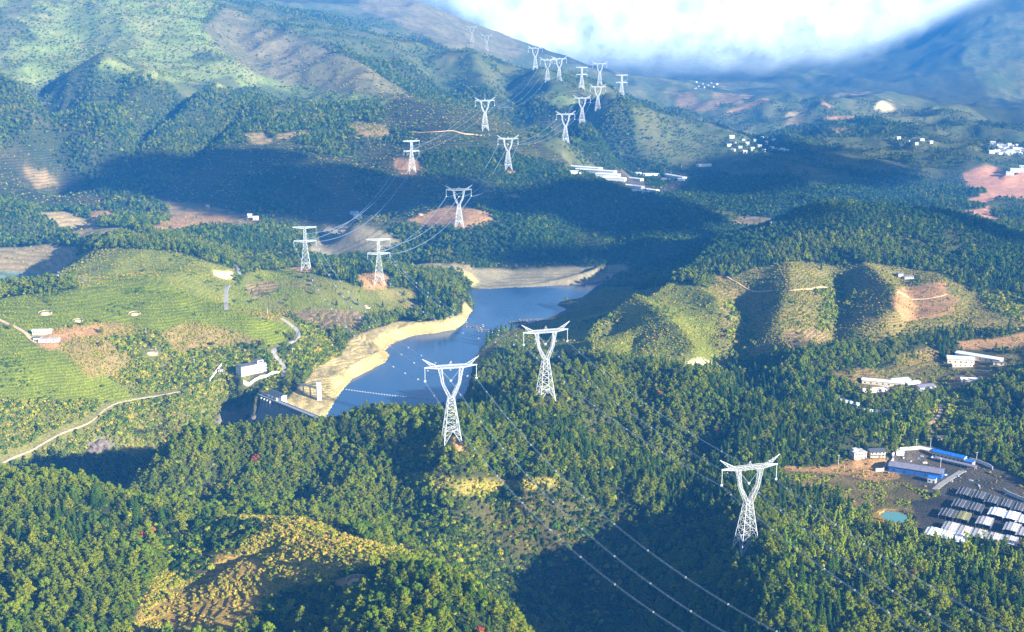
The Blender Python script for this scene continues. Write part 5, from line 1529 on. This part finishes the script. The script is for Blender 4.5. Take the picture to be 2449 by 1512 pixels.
for px, py, w_, d_, yw, rf, lb in FH:
    house("house", lb, "house", hit(px, py, 1500), w_, d_, 5.5 if px < 2300 else 9, yw, M_WHITE, rf, "gable", 1.2, floors=1, bays=3)
VIL = [("on the far right town edge", (2366, 2446), (346, 372), 26, 3500), ("in the village at the middle of the far valley", (1738, 1855), (330, 368), 16, 3300), ("in the faint hamlet under the misty mountain", (1660, 1718), (197, 214), 9, 5000), ("by the wood in the far valley", (1842, 1882), (358, 365), 5, 3300), ("on the pale fields of the far valley", (2140, 2230), (332, 352), 6, 3400)]
for nm, (x0, x1), (y0, y1), n, dm_ in VIL:
    for i in range(n):
        px = x0 + (x1 - x0) * ((i * .618 + .1) % 1); py = y0 + (y1 - y0) * (i + .5) / n
        p = hit(px, py, dm_)
        if p[1] > 7500: continue
        big_ = .85 if "town" in nm else (.5 if "hamlet" in nm else .72)
        house("house", "small white house %s" % nm, "house", p, rng.uniform(10, 20) * big_, rng.uniform(9, 13) * big_, rng.uniform(6, 12) * big_, float(rng.uniform(-40, 30)), M_WHITE, [M_TINW, M_TIN, M_GREY][i % 3], "gable", 1.5, group="houses %s" % nm)

# --- fish cages and the floating boom on the lake
def raft(px, py, nx_, ny_, c, yaw, label):
    x, y, _ = Z(px, py, 0)
    o = thing("fish_cage_raft", label, "raft", (x, y, .12), R_(yaw), "fish cage rafts on the lake")
    S = []
    for i in range(nx_ + 1): S.append((((i - nx_ / 2) * c, -ny_ * c / 2, .25), ((i - nx_ / 2) * c, ny_ * c / 2, .25), .5))
    for j in range(ny_ + 1): S.append(((-nx_ * c / 2, (j - ny_ / 2) * c, .27), (nx_ * c / 2, (j - ny_ / 2) * c, .27), .5))
    link("frame", struts_mesh("frame", S, M_WOOD), o)
    for i in range(nx_ + 1):
        for j in (0, ny_):
            link("float", boxm("float", -.55, .55, -.45, .45, -.2, .45, M_FLOAT if (i + j) % 3 else M_WOOD), o, ((i - nx_ / 2) * c, (j - ny_ / 2) * c, 0))
raft(1132,781,5,2,5,-22,"fish cage raft nearest the sandy point of the lake")
raft(1160,791,5,2,5,-22,"fish cage raft just off the sandy point, further out")
raft(1240,772,5,3,5,12,"dark fish cage raft under the right bank of the lake")
raft(1272,766,7,2,5,4,"long fish cage raft touching the right bank of the lake")
bm0, bm1 = Z(822, 931, 0), Z(1052, 956, 0)
bo = thing("floating_boom", "string of white floats stretched across the lake before the dam", "boom", (bm0[0], bm0[1], 0))
n = 36; pp = []
for i in range(n + 1):
    t = i / n
    pp.append(((bm1[0] - bm0[0]) * t + 2.0 * math.sin(t * 3.1), (bm1[1] - bm0[1]) * t - 5 * math.sin(t * 3.14), .1))
link("rope", struts_mesh("rope", [(pp[i], pp[i + 1], .14) for i in range(n)], M_WOOD), bo)
fl = torus("buoy", .26, .25, M_FLOAT, 10, 6)
for p in pp[1:-1]: link("buoy", fl, bo, (p[0], p[1], .25))
bt = hit(742, 962)
for px, py, lb in ((820,962,"small grey boat drawn up on the sand by the lake"),):
    pass

# --- utility poles
PM = new_mesh("pole", *tube([(0, 0, -1), (0, 0, 9.5)], [.22, .15], 6), M_POLE)
XM = struts_mesh("crossarm", [((-1.1, 0, 8.8), (1.1, 0, 8.8), .18), ((-.6, 0, 8.2), (0, 0, 8.7), .1)], M_STEEL)
for px, py, lb in [(465,878,"lone utility pole on the scrub left of the white building"),(374,852,"utility pole beside the terraced tomb"),(350,805,"utility pole on the slope above the terraced tomb"),(2191,1073,"utility pole by the farm wall corner"),(2225,1070,"utility pole by the track above the farm"),(1797,962,"utility pole beside the small road behind the wood"),(2335,1105,"utility pole behind the blue roof"),(2249,1118,"utility pole in the middle of the farm yard"),(640,755,"utility pole at the top of the tea rows"),(700,853,"utility pole by the bend of the concrete road"),(2005,1112,"utility pole left of the cream farmhouse")]:
    p = hit(px, py)
    o = thing("utility_pole", lb, "pole", p, float(rng.uniform(-.6, .6)), "utility poles")
    link("pole", PM, o); link("crossarm", XM, o)

# --- stacks of material in the farm yard
for i, (px, py) in enumerate([(2160,1096),(2176,1104),(2196,1098),(2212,1108),(2232,1120),(2248,1128),(2262,1138),(2205,1092),(2290,1140),(2305,1128),(2322,1150),(2276,1152),(2340,1162),(2228,1094)]):
    p = hit(px, py)
    o = thing("material_stack", "pale stack of boards lying in the farm yard", "stack", p, float(rng.uniform(0, 3)), "pale stacks lying in the farm yard")
    L_ = float(rng.uniform(2.0, 4.5))
    for k in range(3):
        link("board", boxm("board", -L_ / 2, L_ / 2, -.9 + k * .6, -.38 + k * .6, -.5, .35 + .3 * ((i + k) % 3), [M_TIN, M_CREAM, M_BLUE, M_WHITE][(i + k) % 4]), o)
# --- a small van and a truck-like cart are not seen; boulders on the stream bed
def boulder(p, r, sd):
    rs = np.random.default_rng(sd)
    import bmesh
    bm = bmesh.new(); bmesh.ops.create_icosphere(bm, subdivisions=2, radius=r)
    for v_ in bm.verts:
        d = v_.co.normalized(); v_.co *= .75 + .5 * float(vnoise(np.array([d.x * 1.7 + sd * 3.1]), np.array([d.y * 1.7 + d.z * 2.3]), sd)[0]); v_.co.z *= .7
    me = bpy.data.meshes.new("boulder"); bm.to_mesh(me); bm.free(); me.materials.append(M_ROCK)
    o = link("boulder", me, None, (p[0], p[1], p[2] - r * .15), float(rs.uniform(0, 6)))
    return o
M_ROCK = plain("rock", (.15, .12, .095), 0.95, 0.35, 0.3)
for i in range(16):
    px = 530 + (i * 37 % 90); py = 1040 - (px - 530) * .62 + (i * 13 % 16)
    p = hit(px, py)
    tag(boulder(p, 2.0 + (i * 7 % 5) * .5, i), "grey boulder on the rocky stream bank below the dam", "boulder", "boulders below the dam")
for i, (px, py) in enumerate([(212,1062),(226,1068),(240,1060),(252,1072),(234,1076),(218,1078)]):
    tag(boulder(hit(px, py), 4.5 + (i % 3), 40 + i), "brown rock of the outcrop above the shaded ravine", "boulder", "rocks of the outcrop")

# ------------------------------------------------------------------ the ground sheet
vs = np.stack([GX, GY, H], -1).reshape(-1, 3)
ii = np.arange(NR * NC).reshape(NR, NC)
fq = np.stack([ii[:-1, :-1], ii[:-1, 1:], ii[1:, 1:], ii[1:, :-1]], -1).reshape(-1, 4)
me = new_mesh("terrain", vs, fq, mg, True)
a = me.attributes.new("cover", "FLOAT_COLOR", "POINT")
a.data.foreach_set("color", np.concatenate([colr.reshape(-1, 3), np.ones((NR * NC, 1))], 1).astype(np.float32).ravel())
a = me.attributes.new("rows", "FLOAT", "POINT")
a.data.foreach_set("value", rows.astype(np.float32).ravel())
a = me.attributes.new("rowfreq", "FLOAT", "POINT")
a.data.foreach_set("value", np.where(LC == CI['sand'], 6.0, np.where(LC == CI['mud'], 5.0, np.where(GR < 1250, 3.6, np.where(GR < 2000, 2.6, 1.15)))).astype(np.float32).ravel())
tag(link("terrain", me), kind="structure")


# ------------------------------------------------------------------ woods
def make_woods():
    P = []
    for d0, d1, sp, s0, s1 in ((440, 1500, 5.2, .52, .92), (1500, 1950, 5.6, .52, .86), (1950, 2700, 5.6, .48, .78), (2700, 3600, 6.6, .52, .85), (3600, 5200, 8.6, .62, 1.0)):
        x, y = candidates(d0, d1, sp)
        c = nearest(LC, x, y)
        dens = TD[c].copy()
        gap = fbm(x, y, 55, 3, 71)
        isf = c == CI["forest"]
        dens = np.where(isf, np.clip(.92 + gap * 1.5, .22, 1), dens * np.clip(1 + gap * 3.2, 0.0, 3))
        k = (rng.random(len(x)) < dens) & clear_of(x, y)
        x, y, c = x[k], y[k], c[k]
        z = gsample(H, x, y)
        k = z > np.where(y < 2200, 0.9, -99) ; k |= (x < -285) & (y < 1420)
        k |= (y < 1150)
        x, y, z, c = x[k], y[k], z[k], c[k]
        sc = (s0 + (s1 * 1.22 - s0) * rng.random(len(x)) ** 1.4) * np.where(c == CI["forest"], 1.0, .72) * (1 + .35 * fbm(x, y, 70, 2, 72))
        P.append((x, y, z - .2, sc, c))
    x, y, z, sc, c = [np.concatenate(a_) for a_ in zip(*P)]
    u = rng.random(len(x)) + .55 * fbm(x, y, 90, 3, 73)
    fir = (fbm(x, y, 150, 3, 74) > np.where(x < -40, .5, .12))
    kd = np.where(u < .68, 0, np.where(u < .96, 1, np.where(fir, 2, 1)))
    kd = np.where(fir & (rng.random(len(x)) < .6), 2, kd)
    px, py, dp = project(x, y, z)
    shade_hills = (inpoly(px, py, [(1080,640),(1090,560),(1180,500),(1290,460),(1400,410),(1500,430),(1620,480),(1780,545),(1700,600),(1500,640)]) & (y > 1900) & (y < 3000)) | (inpoly(px, py, [(1360,395),(1400,335),(1640,300),(1760,335),(1900,360),(2100,430),(2240,490),(2200,520),(1800,520),(1500,470)]) & (y > 2600)) | (inpoly(px, py, [(1500,640),(1780,550),(1900,495),(2100,490),(2449,560),(2449,690),(2300,650),(2100,560),(1950,560),(1800,600),(1600,660)]) & (y > 1500) & (y < 2300)) | (inpoly(px, py, [(560,430),(700,400),(800,460),(760,510),(620,510)]) | inpoly(px, py, [(1010,370),(1200,360),(1360,400),(1300,440),(1150,440),(1020,420)])) & (y > 2000)
    kd = np.where(shade_hills & (rng.random(len(x)) < .88), 5, kd)  # shade on these hills comes from darker leaf colours
    kd = np.where((y > 1950) & (rng.random(len(x)) < .5), 5, kd)  # half the distant wood takes the same shade toned leaves
    bam = inpoly(px, py, [(1850,1250),(2100,1230),(2450,1290),(2450,1400),(2000,1370),(1850,1340)]) | inpoly(px, py, [(2100,1020),(2180,1040),(2160,1080),(2060,1070)]) | inpoly(px, py, [(2350,1000),(2450,1000),(2450,1180),(2380,1150)])
    kd = np.where(bam & (y < 1250) & (rng.random(len(x)) < .5), 3, kd)
    redp = inpoly(px, py, [(290,1220),(360,1260),(380,1300),(330,1300),(290,1260)]) & (y < 1000)
    kd = np.where((rng.random(len(x)) < .0022) & (y < 1500), 4, kd)
    kd = np.where(redp & (rng.random(len(x)) < .35), 4, kd)
    return x, y, z, sc, kd, px, py, dp
WX, WY, WZ, WS, WK, WPX, WPY, WD = make_woods()
# the trees that show largest stand as objects of their own
crown_px = WS * 5.5 / WD
inview = (WPX > 8) & (WPX < 2441) & (WPY < 1508) & (WPY > 20)
order = np.argsort(-(crown_px * inview))
sel = []
cell = {}
for i in order:
    hx_, hy_, hz_ = hit(WPX[i], WPY[i] - 12 * 2956 / WD[i] / 2)
    if hy_ < WY[i] * .96: continue
    sel.append(int(i))
    if len(sel) >= 300: break
isel = np.zeros(len(WX), bool); isel[sel] = True
PROTO = {}
HILLS = [("bottom left", "the lower left hillside"), ("bottom centre", "the lower centre knoll"), ("bottom right", "the lower right wooded slope")]
LAB = {
 "pine_tree": ("pine", "green pine with layered crown, on {}"),
 "broadleaf_tree": ("tree", "rounded broadleaf tree, on {}"),
 "fir_tree": ("fir tree", "narrow dark fir with pointed top on {}"),
 "bamboo_clump": ("bamboo", "feathery light green bamboo clump on {}"),
 "dark_tree": ("tree", "rounded tree with shade toned leaves on {}"),
 "autumn_tree": ("autumn tree", "red leaved autumn tree on {}"),
}
cnt = {}
for i in sel:
    kn = KNAMES[WK[i]]
    rg = 0 if WPX[i] < 560 else (1 if WPX[i] < 1330 else 2)
    w_ = HILLS[rg][1]
    cat, lb = LAB[kn]
    vi = int(rng.integers(len(KINDS[kn]["near"])))
    o = thing(kn, lb.format(w_), cat, (WX[i], WY[i], WZ[i]), float(rng.uniform(0, 6.28)), "%ss in %s" % (cat, w_))
    s = float(WS[i]); o.scale = (s, s, s * float(rng.uniform(.8, 1.3)))
    link("crown", KINDS[kn]["near"][vi], o)
    link("trunk", KINDS[kn]["trunk"][vi], o)
rest = ~isel
nearm = rest & (WD < 1500); farm = rest & (WD >= 1500)
def pick(vars_, kd):
    out_ = np.zeros(len(kd), int)
    for k_, kn in enumerate(KNAMES):
        ids = np.array([i for i, v_ in enumerate(vars_) if v_ == kn])
        m_ = kd == k_
        out_[m_] = ids[rng.integers(len(ids), size=int(m_.sum()))]
    return out_
def pts(m_): return np.stack([WX[m_], WY[m_], WZ[m_]], 1)
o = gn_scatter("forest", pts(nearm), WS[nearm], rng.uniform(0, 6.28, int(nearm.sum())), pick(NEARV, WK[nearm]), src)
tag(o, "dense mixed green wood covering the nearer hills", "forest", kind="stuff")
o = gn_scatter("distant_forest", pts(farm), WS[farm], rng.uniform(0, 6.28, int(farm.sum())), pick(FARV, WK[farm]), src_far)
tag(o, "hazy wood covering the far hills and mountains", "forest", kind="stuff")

# ------------------------------------------------------------------ shrubs, tea rows, tufts
def make_shrubs():
    Q = []
    kindof = {"tea": [0, 1], "paletea": [0, 1, 4], "drytea": [0, 4, 5, 2], "grass": [4, 5, 4, 5, 2], "terrorange": [4, 5], "scrub": [2, 3, 6, 4], "scrubdry": [4, 5, 2], "shadescrub": [7, 7, 6, 2], "forest": [7, 7, 7, 6, 2], "terrtan": [4, 2], "tanfield": [4], "orange": [4, 5], "yard": [4], "field": [0, 2, 1], "shadebrowngrass": [6, 2, 4], "mtngrass": [6, 2, 3], "mtnbrown": [6, 4]}
    for d0, d1, sp in ((560, 1100, 1.9), (1100, 1500, 2.0), (1500, 1950, 2.5), (1950, 3100, 6.0), (3100, 4400, 10.0)):
        x, y = candidates(d0, d1, sp, 28.0)
        c = nearest(LC, x, y)
        dens = SD[c]
        g = fbm(x, y, 26, 3, 81)
        dens = np.where(c == CI["forest"], dens, dens * np.clip(.95 + 1.1 * g, .12, 1.2))
        k = (rng.random(len(x)) < dens) & clear_of(x, y)
        x, y, c = x[k], y[k], c[k]
        z = gsample(H, x, y)
        rw = np.array([CLS[n][2] for n in CN])[c]
        q = (z + 3.6 * fbm(x, y, 60, 3, 82)) / 1.75
        fr = q - np.floor(q)
        k = ((fr < .42) | (rng.random(len(x)) > rw)) & ((z > 1.5) | (y < 1150) | ((x < -280) & (y < 1420)))
        x, y, z, c = x[k], y[k], z[k], c[k]
        ix = np.zeros(len(x), int)
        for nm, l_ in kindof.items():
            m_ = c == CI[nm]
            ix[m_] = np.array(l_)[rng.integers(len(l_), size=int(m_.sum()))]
        big_ = (np.isin(c, [CI['tea'], CI['paletea'], CI['drytea']])) & (fbm(x, y, 45, 3, 85) > .34) & (rng.random(len(x)) < .5)
        ix[big_] = 6
        sc = rng.uniform(.55, 1.15, len(x)) * np.where(np.isin(c, [CI["scrub"], CI["shadescrub"], CI["forest"]]), .9 + 1.4 * rng.random(len(x)) ** 3, np.where(c == CI["grass"], .9 + .7 * rng.random(len(x)) ** 3, 1.0))
        sc *= {560: 1, 1100: 1, 1500: 1, 1950: 1.5, 3100: 1.9}[d0]
        Q.append((x, y, z - .1, sc, ix))
    return [np.concatenate(a_) for a_ in zip(*Q)]
bx, by, bz, bs, bi = make_shrubs()
o = gn_scatter("shrubs", np.stack([bx, by, bz], 1), bs, rng.uniform(0, 6.28, len(bx)), bi, src_shrub)
tag(o, "tea bushes, low scrub and dry grass tufts on the open slopes", "shrubs", kind="stuff")

# ------------------------------------------------------------------ haze: one closed box of even air
mh = bpy.data.materials.new("haze air"); mh.use_nodes = True
nt = mh.node_tree; nt.nodes.clear()
out = nt.nodes.new("ShaderNodeOutputMaterial")
pv = nt.nodes.new("ShaderNodeVolumePrincipled")
pv.inputs["Color"].default_value = (0.05, 0.33, 1.0, 1)
pv.inputs["Density"].default_value = 0.000084
pv.inputs["Anisotropy"].default_value = -0.12
nt.links.new(pv.outputs[0], out.inputs["Volume"])
hx, hy0, hy1, hz0, hz1 = 6400.0, -300.0, 9600.0, float(H.min()) - 1.0, float(max(H.max(), CAMZ) + 30)
v = [(x, y, z) for z in (hz0, hz1) for y in (hy0, hy1) for x in (-hx, hx)]
me = new_mesh("haze", v, [(0, 2, 3, 1), (4, 5, 7, 6), (0, 1, 5, 4), (2, 6, 7, 3), (0, 4, 6, 2), (1, 3, 7, 5)], mh)
tag(link("haze", me), "pale blue haze filling the valley", "haze", kind="stuff")

# ------------------------------------------------------------------ the bank of cloud on the far mountain
mc = bpy.data.materials.new("cloud"); mc.use_nodes = True
nt = mc.node_tree; nt.nodes.clear()
out = nt.nodes.new("ShaderNodeOutputMaterial")
geo = nt.nodes.new("ShaderNodeNewGeometry")
df = nt.nodes.new("ShaderNodeBsdfDiffuse"); tr = nt.nodes.new("ShaderNodeBsdfTranslucent"); tp = nt.nodes.new("ShaderNodeBsdfTransparent")
df.inputs[0].default_value = (.42, .50, .54, 1); tr.inputs[0].default_value = (.42, .50, .54, 1)
m1 = nt.nodes.new("ShaderNodeMixShader"); m1.inputs[0].default_value = .25
nv_ = nt.nodes.new("ShaderNodeVectorMath"); nv_.operation = "MULTIPLY_ADD"
nt.links.new(geo.outputs["Normal"], nv_.inputs[0]); nv_.inputs[1].default_value = (.22, .22, .22); nv_.inputs[2].default_value = tuple(sunvec)
nn_ = nt.nodes.new("ShaderNodeVectorMath"); nn_.operation = "NORMALIZE"; nt.links.new(nv_.outputs[0], nn_.inputs[0])
nt.links.new(nn_.outputs[0], df.inputs["Normal"])
nt.links.new(df.outputs[0], m1.inputs[1]); nt.links.new(tr.outputs[0], m1.inputs[2])
m2 = nt.nodes.new("ShaderNodeMixShader")
aw = nd(nt, "ShaderNodeAttribute", attribute_name="wisp")
al = mth(nt, "MULTIPLY", aw.outputs["Fac"], mth(nt, "MULTIPLY_ADD", noise(nt, .006, 5, geo.outputs["Position"]), 2.3, -.22))
al = mth(nt, "MINIMUM", mth(nt, "MAXIMUM", al, 0.0), 1.0)
nt.links.new(al, m2.inputs[0]); nt.links.new(tp.outputs[0], m2.inputs[1]); nt.links.new(m1.outputs[0], m2.inputs[2])
nt.links.new(m2.outputs[0], out.inputs["Surface"])
import bmesh
bm = bmesh.new(); bmesh.ops.create_icosphere(bm, subdivisions=3, radius=1.0)
ico_v = np.array([v_.co[:] for v_ in bm.verts]); ico_f = np.array([[v_.index for v_ in f.verts] for f in bm.faces]); bm.free()
EDGE = [(940,-60),(1060,0),(1190,108),(1300,132),(1420,138),(1600,134),(1780,138),(1900,126),(2000,116),(2075,104),(2150,76),(2230,44),(2330,0),(2480,-80)]
NU, NV = 130, 30
ek = np.linspace(0, len(EDGE) - 1.001, NU)
V, WI = [], []
for layer, (dep0, off, amp) in enumerate(((6050, 0, .16), (6420, -16, .22), (6750, -34, .2))):
    for i, e in enumerate(ek):
        k = int(e); f = e - k
        ex = EDGE[k][0] * (1 - f) + EDGE[k + 1][0] * f; ey = EDGE[k][1] * (1 - f) + EDGE[k + 1][1] * f
        base_ = np.array(C(ex, ey + 62 + off, dep0))
        for j in range(NV):
            t = 2 * math.pi * j / NV
            q0 = (base_[0], base_[1] + 140 - 140 * math.cos(t), base_[2] + 250 + 250 * math.sin(t))
            n = float(fbm(np.array([q0[0] + .6 * q0[1] + layer * 900]), np.array([q0[2] * 1.2 + .8 * q0[1]]), 330, 4, 91)[0])
            n2 = float(fbm(np.array([q0[0]]), np.array([q0[2] * .6]), 620, 3, 95)[0])
            rz_, ry_ = 250 * (1 + amp * n), 140 * (1 + amp * n)
            V.append((base_[0] + 40 * n, base_[1] + 140 - ry_ * math.cos(t), base_[2] + 250 + rz_ * math.sin(t)))
            hgt = (math.sin(t) + 1) / 2
            WI.append(float(np.clip((hgt - .02 - .06 * n - .13 * n2) / .46, 0, 1)) ** 1.35)
V = np.array(V); Fc = []
for L_ in range(3):
    o_ = L_ * NU * NV
    for i in range(NU - 1):
        for j in range(NV):
            k = (j + 1) % NV
            Fc.append((o_ + i * NV + j, o_ + i * NV + k, o_ + (i + 1) * NV + k, o_ + (i + 1) * NV + j))
me = new_mesh("cloud", V, np.array(Fc), mc, True)
a = me.attributes.new("wisp", "FLOAT", "POINT"); a.data.foreach_set("value", np.array(WI, np.float32))
tag(link("cloud", me), "bank of bright white cloud lying on the far mountain", "cloud", kind="stuff")

# ------------------------------------------------------------------ unseen cloud added above the haze, lumps placed to shade the hills beyond the lake
ms = plain("cumulus", (.92, .94, .97), 1.0, 0.02, .01)
CZ = hz1 + 330.0
off = (CZ - 60.0) / math.tan(SUN_EL)
V, Fc, nv = [], [], 0
for (gx_, gy_, r_) in [(-620,2560,170),(-440,2400,190),(-230,2300,160),(-30,2330,150),(210,2330,200),(350,2330,220),(500,2450,200),(780,2900,130),(880,3080,190),(1050,3150,230),(980,3480,210),(320,3820,150),(540,3850,190),(780,3760,200),(740,1990,115),(860,1960,120),(640,2040,90),(290,1880,75),(390,1930,70)]:
    c = np.array([gx_ + off * math.sin(SUN_AZ), gy_ + off * math.cos(SUN_AZ), CZ + 60])
    for k in range(7):
        a_ = rng.uniform(0, 6.28); q = r_ * rng.uniform(.1, .75)
        d = ico_v * (1 + .3 * (rng.random((len(ico_v), 1)) - .5)) * np.array([1, 1, .28]) * r_ * rng.uniform(.4, .68)
        V.append(d + c + np.array([q * math.cos(a_), q * math.sin(a_), rng.uniform(-14, 14)])); Fc.append(ico_f + nv); nv += len(ico_v)
tag(link("cloud", new_mesh("cloud", np.concatenate(V), np.concatenate(Fc), ms, True)), "unseen white cloud right of the view, added to shade the far hills", "cloud", kind="stuff")
